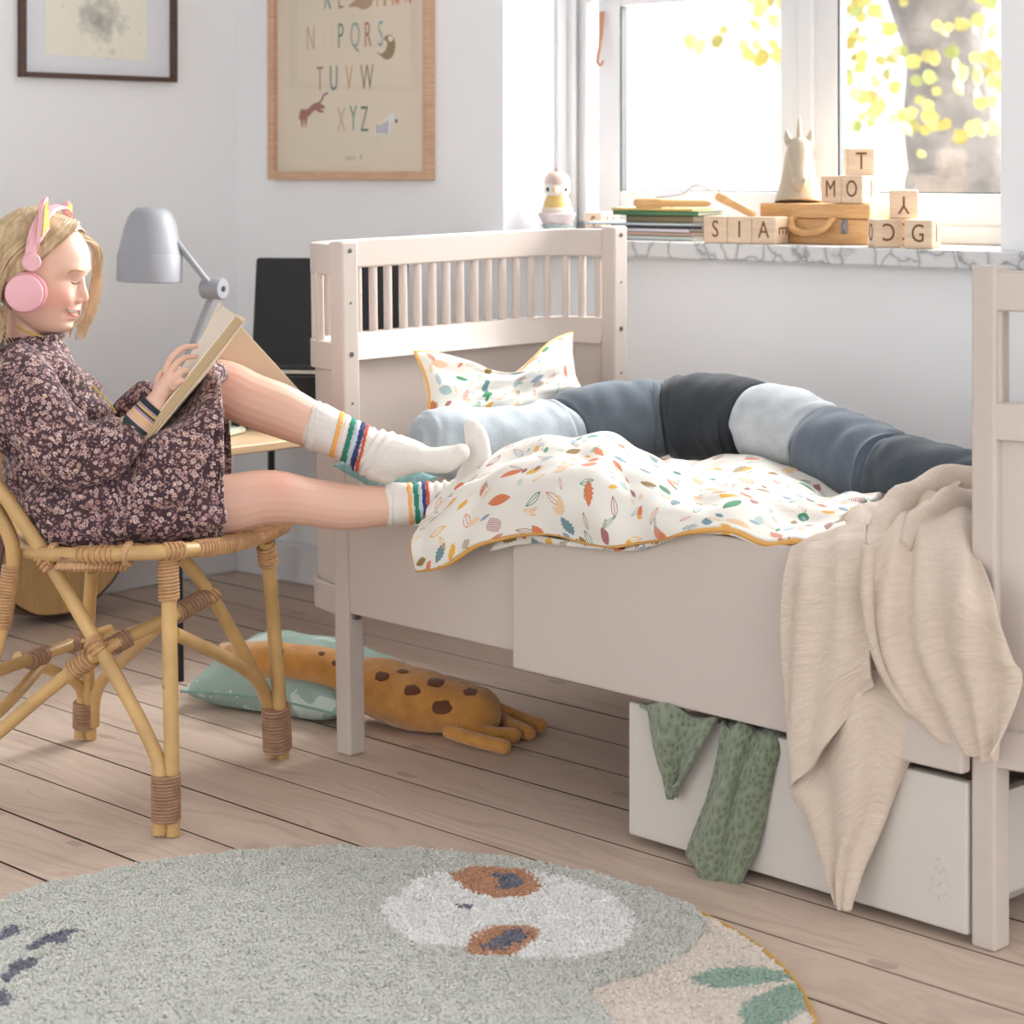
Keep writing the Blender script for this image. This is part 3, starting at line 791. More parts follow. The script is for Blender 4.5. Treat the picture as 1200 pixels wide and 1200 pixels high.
def blob(name, pts, rgb, dz=0):
    q = [wall_pt(*p) for p in pts]
    c = [sum(p[0] for p in q)/len(q), sum(p[1] for p in q)/len(q)]
    # rounded outline through the points
    vv = [Vector((p[0], p[1])) for p in q]; n = len(vv); out = []
    for i in range(n):
        a, b, d, e = vv[i-1], vv[i], vv[(i+1)%n], vv[(i+2)%n]
        for u in (0, .33, .66): out.append(b+(d-a)*(u*.5)+(a*2-b*5+d*4-e)*(u*u*.5)+(b*3-a-d*3+e)*(u**3*.5))
    y = .0066+dz
    v = [R(p.x, y, p.y) for p in out]+[R(p.x, .006, p.y) for p in out]; m = len(out)
    g = G().add(v, [tuple(range(m))]+[(i, m+i, m+(i+1)%m, (i+1)%m) for i in range(m)])
    return obj(name, g, mat('print %d %d %d' % rgb, rgb, .8), paper, smooth=False)
# leaping lion-like cat
blob('cat_print', [(351,133),(353,128),(360,128),(368,121),(374,121),(380,124),(380,127),(375,128),(380,131),(374,132),(369,129),(362,136),(360,139),(358,150),(356,139),(354,150),(352,140),(350,140)], (160,112,98))
obj('cat_print', tube(curve([R(*(lambda q:(q[0],.0066,q[1]))(wall_pt(*p))) for p in ((372,122),(377,117),(379,112),(384,109))], 10), .0022, 6), MATS['print 160 112 98'], paper)
# sloth hanging on the S
blob('sloth_print', [(452,42),(458,41),(462,46),(463,56),(460,66),(453,70),(447,66),(441,61),(447,63),(452,58),(454,50),(450,46)], (150,128,98))
blob('sloth_print', [(455,43),(459,42),(461,46),(458,49),(455,47)], (226,216,200), .0002)
# zebra
blob('zebra_print', [(440,147),(448,145),(453,139),(456,134),(461,133),(465,140),(464,144),(460,142),(458,150),(457,156),(452,156),(446,157),(440,157)], (226,224,224))
for k in range(6):
    p = [(441.5+2.6*k, 146.5-(k>2)*(k-2)*1.6), (442+2.4*k, 156)]
    obj('zebra_print', tube([R(*(lambda q:(q[0],.0068,q[1]))(wall_pt(*q_))) for q_ in p], .0011, 6), mat('ink grey', (120,124,140), .8), paper)
blob('zebra_print', [(463,139),(465,140),(466,143),(463,144)], (90,90,96), .0002)
for p in (((441,157),(438,161)),((456,157),(460,161)),((445,157),(444,161)),((453,157),(452,161))):
    obj('zebra_print', tube([R(*(lambda q:(q[0],.0066,q[1]))(wall_pt(*q_))) for q_ in p], .0014, 6), MATS['print 226 224 224'], paper)
blob('bear_print', [(408,8),(414,2),(424,-4),(436,-6),(436,4),(430,10),(424,11),(418,8)], (178,146,122))
for px in (456, 471): letters([('M', px, -6)], .09) if px == 456 else None
blob('monkey_print', [(462,6),(464,-6),(468,-8),(468,0),(466,6),(464,2)], (206,150,116)); blob('monkey_print', [(475,4),(477,-8),(482,-8),(482,3),(480,4),(478,-2)], (206,150,116))

# ink picture on the left wall: local x towards the camera side (s), y out of the wall (t)
ML = frame(C0, SD, TD, Vector((0,0,1)))
ip = thing('ink_picture', 'ink blot on cream paper in thin dark wooden frame on left wall', 'picture', R(.01,.42,1.214))
pic_frame(ip, .201, .645, 1.214, 1.80, .012, ML, m_dkfr)
obj('mat_board', box(.21,.636,.002,.004,1.222,1.79).xf(ML), mat('white mount board', (232,233,238), .8), ip, smooth=False)
def left_pt(px, py, y):
    k = (px-600)/FPX; o = C0+TD*y
    s = (o.y*k-o.x)/(SD.x-SD.y*k); return s, 1+(HZ-py)/FPX*(o.y+SD.y*s)
q = [left_pt(*p, .006) for p in ((53,64),(172,71),(172,-140),(50,-150))]
def mat_ink():
    m = NT('cream paper with ink wash'); v = m.co('Object')
    c = left_pt(118,22,.006); cc = R(.006,c[0],c[1])
    d = m.vm('SUBTRACT', v, tuple(cc))
    n = m.noise(v, 14, 5, .65); n2 = m.noise(v, 45, 4, .6)
    dist = m.vm('LENGTH', d, out=1)
    f = m.math('ADD', m.math('MULTIPLY', dist, -9.5), m.math('ADD', m.math('MULTIPLY', n, 1.5), m.math('MULTIPLY', n2, .5)))
    vo = m.n('ShaderNodeTexVoronoi'); vo.inputs['Scale'].default_value = 32; m.l(v, vo.inputs['Vector'])
    sp = m.math('MULTIPLY', m.math('LESS_THAN', vo.outputs['Distance'], .09), .6)
    col = m.ramp(f, [(.30, lin((240,237,222))), (.6, lin((200,199,188))), (1.0, lin((150,149,143)))])
    m.col(m.mix(sp, col, lin((176,174,160)))); m.rough(.85); return m.m
obj('ink_paper', G().add([R(.0042,a,b) for a,b in q]+[R(.0058,a,b) for a,b in q], [(0,1,2,3),(7,6,5,4),(0,4,5,1),(1,5,6,2),(2,6,7,3),(3,7,4,0)]), mat_ink(), ip, smooth=False)

# ================================================================== corner: small table, lamp, black chair, guitar
m_blk = mat('black powder coat', (22,22,24), .5)
tb = thing('side_table', 'small wood-topped table with thin black legs behind the girl', 'table', R(.55,.7,0))
TZ = .462
m_ttop = mat_wood('pale oak veneer', (196,164,128), (216,186,150), (2,2,20), .45)
obj('table_top', prism(rrect(.205,.915,.03,.90,.035), TZ-.018, TZ, MR), m_ttop, tb, bevel=.003, angle=60)
for (t, s, tb_, sb_) in ((.86,.10,.86,.10), (.82,.83,.82,.823), (.30,.80,.222,.83), (.25,.10,.25,.10)):
    obj('leg', tube([R(tb_,sb_,0), R(t,s,TZ-.018)], .0085, 10), m_blk, tb)
bk = thing('pamphlet', 'thin pale booklets lying open on the side table', 'booklet', P(285,500,4.2))
for (a, b, c, d, dz) in (((262,500),(288,486),(296,490),(268,508),.0),((262,508),(284,502),(288,506),(264,512),.002)):
    q = []
    for p in (a,b,c,d):
        z = TZ+.001+dz; Yd = (1-z)*FPX/(p[1]-HZ); q.append(Vector(((p[0]-600)/FPX*Yd, Yd, z)))
    obj('booklet_page', G().add(q+[v+Vector((0,0,.006)) for v in q], [(0,1,2,3),(7,6,5,4),(0,4,5,1),(1,5,6,2),(2,6,7,3),(3,7,4,0)]), mat('pale green paper', (206,210,186), .8), bk, smooth=False)

m_lamp = mat('grey lamp enamel', (150,152,159), .45)
LY = 4.42
lp = thing('desk_lamp', 'grey metal desk lamp with bell shade and jointed arm on the side table', 'lamp', P(193,505,LY))
base_c = P(190,500,LY); base_c.z = TZ
obj('base', lathe([(.0,0),(.075,0),(.078,.004),(.078,.012),(.072,.018),(.014,.022),(.012,.03)], 36, base_c), m_lamp, lp)
jt = P(251,338,LY); JA = math.radians(-28)
obj('arm', tube([base_c+Vector((0,0,.02)), jt], .0068, 12), m_lamp, lp)
sc_ = P(175,300,LY-.02)
obj('arm', tube([jt+Vector((0,-.012,0)), P(208,285,LY-.03), sc_+Vector((.02,0,.05))], .0068, 12), m_lamp, lp)
kn_ = obj('joint', lathe([(.0,-.024),(.0205,-.024),(.022,-.022),(.022,.022),(.0205,.024),(0,.024)], 28, jt+Vector((0,-.006,0)), Matrix.Rotation(JA,4,'Z') @ Matrix.Rotation(PI/2,4,'Y')), m_lamp, lp)
ax2 = Vector((math.cos(JA), math.sin(JA), 0))
obj('screw_hole', lathe([(0,-.001),(.006,-.001),(.006,.001),(0,.001)], 16, jt+Vector((0,-.006,0))+ax2*.0245, Matrix.Rotation(JA,4,'Z') @ Matrix.Rotation(PI/2,4,'Y')), m_blk, kn_)
s0 = P(175,330,LY-.02); h = .154
tilt = Matrix.Rotation(math.radians(1.5),4,'Y')
obj('shade', lathe([(.060,.002),(.0655,.0),(.066,.003),(.0655,.058),(.062,.075),(.055,.108),(.048,.130),(.040,.144),(.028,.1525),(.0,.154),(.0,.150),(.04,.138),(.058,.075),(.061,.05),(.061,.004)], 48, s0, tilt), m_lamp, lp)
obj('shade_rim', lathe([(.0658,.001),(.0672,.002),(.0672,.055),(.0655,.0585)], 48, s0, tilt), m_lamp, lp)
obj('bulb', lathe([(.0,.03),(.018,.036),(.026,.052),(.022,.075),(.013,.09),(.013,.12)], 24, s0, tilt), mat('opal bulb', (235,232,222), .3), lp)

ch = thing('record_player', 'black suitcase record player with raised lid on the table by the headboard', 'record player', P(390,495,4.62))
def slab(q, d, inset=0):
    c = sum(q, Vector())/4; q = [p+(c-p)*inset for p in q]
    n = (q[1]-q[0]).cross(q[3]-q[0]).normalized()
    return G().add([p for p in q]+[p-n*d for p in q], [(3,2,1,0),(4,5,6,7),(0,1,5,4),(1,2,6,5),(2,3,7,6),(3,0,4,7)])
m_vin = mat('matt black vinyl', (24,24,26), .6)
bb = [P(304,305,4.66), P(480,306,4.62), P(474,428,4.56), P(298,432,4.60)]
obj('lid', slab(bb, .035), m_vin, ch, smooth=False, bevel=.008, seg=3)
cc_ = sum(bb, Vector())/4
obj('lid_lining', slab([p+(cc_-p)*.07-Vector((.0,.003,0)) for p in bb], .02), mat('black lining', (10,10,11), .9), ch, smooth=False, bevel=.003)
e1 = bb[2].copy(); e0 = bb[3].copy(); fw = Vector((-.03,-.16,0))
e0.z = e1.z = .585
bs = [e0, e1, e1+fw, e0+fw]
def zbox(q, z0, z1):
    q0 = [Vector((p.x,p.y,z0)) for p in q]; q1 = [Vector((p.x,p.y,z1)) for p in q]
    return G().add(q0+q1, [(0,1,2,3),(7,6,5,4),(0,4,5,1),(1,5,6,2),(2,6,7,3),(3,7,4,0)])
obj('base', zbox(bs, TZ+.001, .578), mat('gloss black', (14,14,15), .25), ch, smooth=False, bevel=.006, seg=3)
obj('edge_trim', zbox([p+(sum(bs,Vector())/4-p)*.01 for p in bs], .579, .586), mat('pale trim', (190,186,176), .5), ch, smooth=False)
obj('deck', zbox([p+(sum(bs,Vector())/4-p)*.05 for p in bs], .5862, .592), m_blk, ch, smooth=False)

# guitar leaning in the corner behind the girl
gt = thing('guitar', 'acoustic guitar with natural wood top leaning against the left wall', 'guitar', P(90,722,4.78))
def gw(y):          # half width of the body at height y (0..0.48)
    pts = [0,.10,.145,.168,.172,.160,.135,.112,.108,.118,.124,.118,.09,0]
    return max(0.001, cr([Vector((p,0)) for p in pts], y/.48)[0])
out = [(gw(.48*i/60), .48*i/60) for i in range(61)]
outl = [(x, y) for x, y in out]+[(-x, y) for x, y in reversed(out[1:-1])]
gb = P(97,719,4.76); gb.z = .012
# guitar plane: width axis along the left wall, body axis up and leaning to the wall, front faces the room
wax = -SD; fax = TD.copy(); lean_a = math.radians(7)
up_ = (Vector((0,0,1))*math.cos(lean_a)-fax*math.sin(lean_a)); nf = (fax*math.cos(lean_a)+Vector((0,0,1))*math.sin(lean_a))
roll_a = math.radians(15); wr_ = wax*math.cos(roll_a)+up_*math.sin(roll_a); ur_ = up_*math.cos(roll_a)-wax*math.sin(roll_a)
MG = frame(gb, wr_, ur_, nf)
m_spr = mat_wood('spruce guitar top', (196,156,100), (212,174,118), (20,2,2), .3)
m_mah = mat_wood('red-brown mahogany', (92,52,44), (120,72,58), (2,10,2), .3)
obj('body_side', prism(outl, -.10, 0, MG), m_mah, gt, bevel=.003, angle=50)
obj('soundboard', prism([(x*.985, .003+y*.988) for x, y in outl], 0, .003, MG), m_spr, gt, angle=50)
obj('binding', tube([MG @ Vector((x, y, .001)) for x, y in outl+outl[:1]], .0028, 6, cap=False), mat('dark binding', (56,40,34), .4), gt)
obj('sound_hole', lathe([(0,0),(.05,0),(.05,.0008),(0,.0008)], 32, M=MG @ Matrix.Translation((0,.33,.003))), mat('dark hole', (30,22,18), .9), gt)
obj('rosette', tube([MG @ Vector((.056*math.cos(a*.2), .33+.056*math.sin(a*.2), .004)) for a in range(33)], .003, 6), MATS['dark binding'], gt)
obj('bridge', box(-.06,.06,.13,.15,.003,.011).xf(MG), mat('rosewood', (70,44,36), .5), gt, smooth=False, bevel=.002)
obj('neck', box(-.026,.026,.42,.82,-.018,.008).xf(MG), MATS['rosewood'], gt, smooth=False, bevel=.006)
obj('headstock', box(-.034,.034,.82,.97,-.02,-.004).xf(MG), MATS['rosewood'], gt, smooth=False, bevel=.004)
for k in range(6): obj('string', tube([MG @ Vector((-.018+.0072*k,.14,.014)), MG @ Vector((-.015+.006*k,.84,.012))], .0006, 5), m_steel, gt)

# ================================================================== on the window sill
def S(px, py, Yd): return P(px, py, Yd)
def sill_pt(px, s, z=SZ):
    """point on the sill under column px, s metres into the reveal"""
    k = (px-600)/FPX; o = C0-SD*s
    t = (o.y*k-o.x)/(TD.x-TD.y*k); return Vector((o.x+TD.x*t, o.y+TD.y*t, z))
m_blk_w = mat_wood('pale maple block', (214,186,156), (232,208,180), (2,2,14), .55, .05)
m_burn = mat('burnt letter', (122,78,56), .8)
def block(px, s, rot, faces, label, z=SZ, size=.054, pt=None):
    c = sill_pt(px, s) if pt is None else pt
    o = thing('letter_block', label, 'toy block', (c.x, c.y, z), 'wooden letter blocks on the window sill')
    a = math.atan2(TD.y, TD.x)+math.radians(rot)
    M = Matrix.Translation((c.x,c.y,z+size/2)) @ Matrix.Rotation(a,4,'Z')
    h = size/2
    obj('cube', box(-h,h,-h,h,-h,h).xf(M), m_blk_w, o, smooth=False, bevel=.0025)
    for side, chx, spin, mir in faces:
        if side == 'f': F = Matrix.Translation((0,-h-.0002,0)) @ Matrix.Rotation(PI/2,4,'X')
        elif side == 'r': F = Matrix.Translation((h+.0002,0,0)) @ Matrix.Rotation(PI/2,4,'Z') @ Matrix.Rotation(PI/2,4,'X')
        else: F = Matrix.Translation((-h-.0002,0,0)) @ Matrix.Rotation(-PI/2,4,'Z') @ Matrix.Rotation(PI/2,4,'X')
        text('letter', chx, .048, M @ F @ Matrix.Rotation(math.radians(spin),4,'Z'), m_burn, o, sx=-.78 if mir else .78, extrude=.0004, bold=.0)
    return o
# the row in front of the books
def rot_td(deg): return Matrix.Rotation(math.radians(deg),3,'Z') @ TD
p0 = sill_pt(846, -.012); rd = rot_td(8)
block(0, 0, 8, [('f','S',0,0)], 'letter block reading S, leftmost in the front row on the sill', pt=p0)
block(0, 0, 8, [('f','I',0,0)], 'letter block reading I, between the S and A blocks', pt=p0+rd*.0545)
block(0, 0, 8, [('f','A',0,0),('r','E',-90,0)], 'letter block reading A beside the wooden suitcase', pt=p0+rd*.109)
block(1037, .0, 48, [('f','C',0,1),('l','O',0,0)], 'letter block with mirrored C, under the upside-down Y block')
block(1081, .0, 14, [('f','G',0,0),('r','I',0,0)], 'letter block reading G at the right end of the sill row')
block(1059, .045, 33, [('f','Y',180,0)], 'letter block with upside-down Y, topmost over the C and G blocks', z=SZ+.0545)
block(1061, .068, 20, [('f','O',0,0)], 'letter block behind and between the C and G blocks')
block(706, .13, -9, [('f','S',0,0),('r','U',0,0)], 'letter block reading S and U behind the book pile')
# suitcase
m_suit = mat_wood('honey pine', (196,146,92), (224,178,124), (3,3,26), .4)
su = thing('wooden_suitcase', 'small honey-coloured wooden suitcase carrying blocks on the sill', 'suitcase', sill_pt(965,.09))
c = sill_pt(967, .098); a_ = math.atan2(TD.y, TD.x)+math.radians(5)
MS = Matrix.Translation(c) @ Matrix.Rotation(a_,4,'Z')
L2, D2, SH = .1245, .045, .080
obj('case_body', box(-L2,L2,-D2,D2,.0,SH*.62).xf(MS), m_suit, su, smooth=False, bevel=.003)
obj('lid', box(-L2,L2,-D2,D2,SH*.62+.001,SH).xf(MS), m_suit, su, smooth=False, bevel=.003)
hp = curve([MS @ Vector(q) for q in ((-.045,-D2+.002,.050),(-.045,-D2-.012,.047),(-.034,-D2-.022,.030),(0,-D2-.027,.022),(.034,-D2-.022,.030),(.045,-D2-.012,.047),(.045,-D2+.002,.050))], 32)
obj('handle', tube(hp, [(.0075,.006)]*7, 10), m_suit, su)
lt = obj('latch', box(.062,.076,-D2-.004,-D2,.022,.05).xf(MS), m_steel, su, smooth=False, bevel=.002)
obj('latch_loop', tube([MS @ Vector((.069+.005*math.cos(t*.4), -D2-.006, .036+.010*math.sin(t*.4))) for t in range(17)], .0014, 6), m_steel, lt)
ztop = SZ+SH+.001
q0 = sill_pt(984, .098); re_ = rot_td(-7)
block(0, 0, -7, [('f','M',0,0)], 'letter block reading M on the suitcase, left of the O block', z=ztop, pt=q0)
block(0, 0, -7, [('f','O',0,0),('r','I',0,0)], 'letter block reading O and I on the suitcase', z=ztop, pt=q0+re_*.0545)
block(1007, .098, 42, [('f','T',0,0)], 'letter block reading T, topmost over the M and O blocks', z=ztop+.0545)
# unicorn bust
un = thing('unicorn_bust', 'cream ceramic unicorn head standing on the wooden suitcase', 'figurine', sill_pt(936,.11,ztop))
uc = sill_pt(936, .10, ztop); fd = Vector((-.10,-1,0)).normalized(); sd2 = Vector((1,-.10,0)).normalized()
def UC(x, y, z): return uc+sd2*x+fd*y+Vector((0,0,z))
ug = G()
ug.join(tube([UC(0,-.004,.0),UC(0,-.006,.012),UC(0,-.008,.035),UC(0,-.006,.065),UC(0,-.002,.095),UC(0,.004,.118)], [(.050,.040),(.047,.039),(.039,.037),(.032,.036),(.028,.032),(.022,.024)], 24))
ug.join(chain([(UC(0,.012,.112),(.023,.022)),(UC(0,.020,.095),(.023,.020)),(UC(0,.030,.070),(.018,.016)),(UC(0,.038,.050),(.0165,.014)),(UC(0,.041,.040),(.015,.012))], 3, 16))
for sx in (-1, 1):
    ug.join(chain([(UC(.017*sx,.006,.116),.010),(UC(.0225*sx,.008,.130),.0085),(UC(.025*sx,.008,.146),.0028)], 3, 10))
    ug.join(ellipsoid(UC(.016*sx,.022,.100), (.0075,.007,.006)))
    ug.join(ellipsoid(UC(.010*sx,.050,.046), (.0045,.004,.005)))
for k in range(6): ug.join(ellipsoid(UC(.004*(-1)**k,-.026+.002*k,.04+.016*k), (.012,.014,.013)))
m_cer = mat('cream glazed ceramic', (182,170,150), .4, spec=.4)
obj('bust', remeshed(ug, .0022, 3), m_cer, un)
obj('horn', tube([UC(0,.014,.122),UC(0,.017,.145),UC(0,.019,.172)], [.0065,.0045,.001], 12), m_cer, un)
# wire loop behind the bust
wl = obj('wire_loop', tube([sill_pt(918,.17,SZ+.11+.026*math.sin(t*.4))+TD*.006*math.cos(t*.4) for t in range(17)]+[sill_pt(918,.17,SZ+.08),sill_pt(920,.17,SZ+.001)], .0016, 6), mat('grey wire', (120,124,124), .5))
tag(wl, 'thin grey wire loop standing behind the unicorn bust', 'wire')
# bird stacking toy
bt = thing('stacking_bird', 'pastel wooden bird stacking toy with bobble hat on the sill', 'toy', sill_pt(653,.10))
bc = sill_pt(653, .10)
def ring(name, prof, rgb): return obj(name, lathe(prof, 32, bc), mat('toy %d %d %d' % rgb, tuple(int(c*.88) for c in rgb), .55), bt)
ring('bowl', [(0,0),(.022,0),(.024,.002),(.036,.026),(.034,.026),(0,.02)], (176,190,186))
ring('bowl', [(0,.024),(.030,.024),(.043,.050),(.041,.051),(0,.047)], (222,206,206))
ring('body_ring', [(0,.048),(.033,.048),(.0345,.052),(.034,.060),(.032,.063),(0,.063)], (236,220,204))
ring('body_ring', [(0,.063),(.031,.063),(.029,.075),(.023,.090),(0,.091)], (226,192,120))
hd_ = ring('head', [(0,.088),(.022,.089),(.028,.098),(.0285,.108),(.0275,.115),(0,.116)], (236,234,230))
ring('hat', [(0,.1155),(.0285,.1155),(.0285,.119),(.0265,.129),(.020,.138),(.010,.143),(0,.144)], (222,196,188))
ring('bobble', [(0,.143),(.004,.144),(.0055,.1475),(.004,.151),(0,.1525)], (190,166,156))
tow = Vector((-.10,-1,0)).normalized(); sdw = Vector((1,-.1,0)).normalized()
obj('beak', tube([bc+tow*.026+Vector((0,0,.104)), bc+tow*.034+Vector((0,0,.102)), bc+tow*.046+Vector((0,0,.098))], [.0085,.0075,.002], 14), mat('orange beak', (232,178,130), .5), hd_)
for sx, kx in ((-1,.019),(1,.0205)):
    obj('eye', ellipsoid(bc+sdw*kx*sx+tow*(.0215 if sx < 0 else .019)+Vector((0,0,.1035)), (.0042,.0025,.005)), m_blk, hd_)
# book pile and skipping rope
def book(px, s, z, w, d, h, rot, rgb, label, name='picture_book', page=None):
    c = sill_pt(px, s, z); M = Matrix.Translation(c) @ Matrix.Rotation(math.atan2(TD.y,TD.x)+math.radians(rot),4,'Z')
    b = thing(name, label, 'book', c, 'books piled on the window sill')
    cov = G().join(box(-w/2,w/2,-d/2,d/2,0,.0016)).join(box(-w/2,w/2,-d/2,d/2,h-.0016,h)).join(box(-w/2,w/2,-d/2,-d/2+.0018,0,h))
    obj('cover', cov.xf(M), mat('cover %d %d %d' % rgb, rgb, .5), b, smooth=False)
    obj('page_block', box(-w/2+.003,w/2-.003,-d/2+.0019,d/2-.003,.0017,h-.0017).xf(M), mat('paper edge', (226,220,206), .8) if page is None else page, b, smooth=False)
    return z+h+.0004
z = SZ+.0005
z = book(768, .07, z, .27, .11, .0085, 3, (206,216,214), 'pale thin book lying lowest in the pile on the sill')
z = book(766, .07, z, .265, .105, .0075, 5, (206,176,156), 'multicoloured thin book, second lowest in the sill pile')
z = book(764, .07, z, .265, .105, .007, 2, (218,214,226), 'lilac thin book in the middle of the sill pile')
z = book(784, .07, z, .23, .10, .0055, 4, (50,54,60), 'black-spined thin book above the lilac book in the pile')
z = book(764, .07, z, .27, .11, .0055, 6, (200,216,226), 'large pale blue thin book under the olive book')
z = book(786, .072, z, .17, .085, .0145, 4, (112,104,78), 'small olive board book under the green book')
z = book(782, .07, z, .215, .095, .0095, 5, (66,112,78), 'green hardback book high in the pile on the sill')
z = book(776, .07, z, .20, .085, .006, 7, (228,206,140), 'pale yellow thin book, topmost in the sill pile')
m_rope = mat('white cotton rope', (236,234,230), .8); m_hndl = mat_wood('beech handle', (214,164,104), (228,184,128), (4,4,20), .4)
sr = thing('skipping_rope', 'skipping rope with turned beech handles on top of the books', 'skipping rope', sill_pt(790,.06,z))
def handle(p0, p1):
    pr = [(0,.006),(.02,.0095),(.06,.0105),(.2,.0105),(.45,.0085),(.5,.0095),(.54,.0085),(.8,.0082),(.95,.0075),(1,.004)]
    return tube([p0.lerp(p1, t) for t, r in pr], [r for t, r in pr], 16)
h0a, h0b = P(744,222,4.42), P(832,221,4.30)
h0a.z = h0b.z = z+.0105
obj('handle', handle(h0a, h0b), m_hndl, sr)
h1a, h1b = P(841,229,4.31), P(884,252,4.24)
obj('handle', handle(h1a, h1b), m_hndl, sr)
rp = [P(784,216,4.40),P(783,204,4.42),P(790,198,4.44),P(800,198,4.46),P(812,205,4.44),P(835,212,4.42),P(842,222,4.33)]
rp2 = [P(832,222,4.30),P(815,217,4.30),P(800,226,4.32),P(775,230,4.36),P(770,227,4.40),P(784,216,4.40)]
obj('rope', tube(curve(rp2[:-1]+rp, 60), .0036, 8), m_rope, sr)

# ================================================================== on the floor: mint cushion and giraffe
m_mint = mat('mint velvet', (160,186,176), .9, var=.12, vscale=40, sheen=.3)
def mat_mint():
    m = NT('mint cotton with white specks'); v = m.co('Object')
    vo = m.n('ShaderNodeTexVoronoi'); vo.inputs['Scale'].default_value = 95; m.l(v, vo.inputs['Vector'])
    sp = m.math('MULTIPLY', m.math('LESS_THAN', vo.outputs['Distance'], .26), m.math('GREATER_THAN', m.noise(v, 22, 2), .52))
    big = m.math('GREATER_THAN', m.noise(v, 9, 2), .60)
    c = m.mix(m.math('MULTIPLY', sp, .75), lin((148,170,160)), lin((212,220,214)))
    m.col(m.mix(m.math('MULTIPLY', big, .6), c, lin((206,220,214)))); m.rough(.85); return m.m
fc = thing('floor_cushion', 'mint green speckled cushion lying on the floor beneath the bed corner', 'cushion', P(340,840,3.9))
def FL(px, py, z):
    Yd = (1-z)*FPX/(py-HZ); return Vector(((px-600)/FPX*Yd, Yd, z))
cg = pillow_geo(FL(212,810,.035), FL(398,838,.035), FL(474,776,.035), FL(290,752,.045), .15, (0,-.25,1), n=30, pinch=.16, wr=.005, seed=4.4)
for i, v in enumerate(cg.v):
    if v.z < .004: v.z = .004+(v.z-.004)*.05
obj('cover', cg, mat_mint(), fc); obj('seam', tube(cg.rim+[cg.rim[0]], .0025, 6, cap=False), mat('mint seam', (128,160,150), .9), fc)
gf = thing('giraffe_toy', 'mustard plush giraffe with brown spots lying on the floor', 'soft toy', P(520,850,3.8))
def rad(px, Yd): return px*Yd/FPX
gg = G()
neck = [(P(266,765,4.08),rad(15,4.08)),(P(282,770,4.0),rad(18,4.0)),(P(300,774,3.94),rad(20,3.94)),(P(330,773,3.91),rad(21,3.91)),(P(380,782,3.89),rad(23,3.89)),(P(425,798,3.87),rad(26,3.87))]
gg.join(chain(neck, 5, 18))
gg.join(chain([(P(420,800,3.87),rad(29,3.87)),(P(450,808,3.85),rad(36,3.85)),(P(490,822,3.82),rad(38,3.82)),(P(535,832,3.79),rad(35,3.79)),(P(560,836,3.77),rad(30,3.77))], 5, 22))
for v in gg.v: v.z = max(v.z, .004)
gm = remeshed(gg, .005, 4)
def fuzz(co, n): return n*(noise.noise(co*14)*.006+noise.noise(co*60)*.0015)
displace(gm, fuzz)
m_gir = mat('mustard plush', (196,138,66), .98, var=.14, vscale=30, sheen=.5, bump=.5, bscale=220, bdist=.006)
obj('body', gm, m_gir, gf)
for pts in (((526,861),(560,869),(591,878)), ((540,854),(572,860),(603,864)), ((566,832),(594,848),(620,861)), ((574,828),(604,840),(633,852))):
    Y0 = 3.76 if pts[0][1] > 848 else 3.80
    ds = [FL(pts[0][0], pts[0][1]+14, 0), FL(pts[1][0], pts[1][1]+11, 0), FL(pts[2][0], pts[2][1]+7, 0)]
    hh = (.026, .018, .0135)
    g = chain([(d+Vector((0,0,z_)), r) for d, z_, r in zip(ds, hh, (.0125,.0125,.013))], 5, 14)
    obj('leg', g, m_gir, gf)
gbv = BVHTree.FromPolygons([v.co for v in gm.vertices], [p.vertices for p in gm.polygons])
def on(bv, px, py, off=.001):
    d = P(px, py, 1)-Vector((0,0,1)); h = bv.ray_cast(Vector((0,0,1)), d.normalized())
    if h[0] is None: return None, None
    return h[0]+h[1]*off, h[1]
m_spot = mat('brown plush', (104,62,38), .98, sheen=.4, bump=.5, bscale=220)
def patch(bv, cx, cy, rx, ry, name, m, parent, off=.002, n=14, wob=.15, rot=0, rings=4):
    v = []; f = []; rr_ = random.Random(cx)
    wv = [1+rr_.uniform(-wob,wob) for _ in range(n)]
    for j in range(rings+1):
        for i in range(n):
            a = 2*PI*i/n; q = j/rings
            ex, ey = rx*q*wv[i]*math.cos(a), ry*q*wv[i]*math.sin(a)
            p, nn = on(bv, cx+ex*math.cos(rot)-ey*math.sin(rot), cy+ex*math.sin(rot)+ey*math.cos(rot), off*(1.0 if j < rings else .2))
            if p is None: return None
            v.append(p)
    for j in range(rings):
        for i in range(n): f.append((j*n+i, j*n+(i+1)%n, (j+1)*n+(i+1)%n, (j+1)*n+i))
    return obj(name, G().add(v, f), m, parent)
for cx, cy, rx, ry in ((448,793,9,6),(483,809,10,7),(518,829,11,9),(511,800,11,6),(472,787,7,2.5),(551,811,8,5),(392,777,4,3),(377,766,4,2.5)):
    patch(gbv, cx, cy, rx, ry, 'spot', m_spot, gf, .0022)
obj('sewn_label', slab([P(541,799,3.79),P(564,804,3.80),P(564,812,3.80),P(541,807,3.79)], .001), mat('grey woven label', (120,116,106), .8), gf, smooth=False)

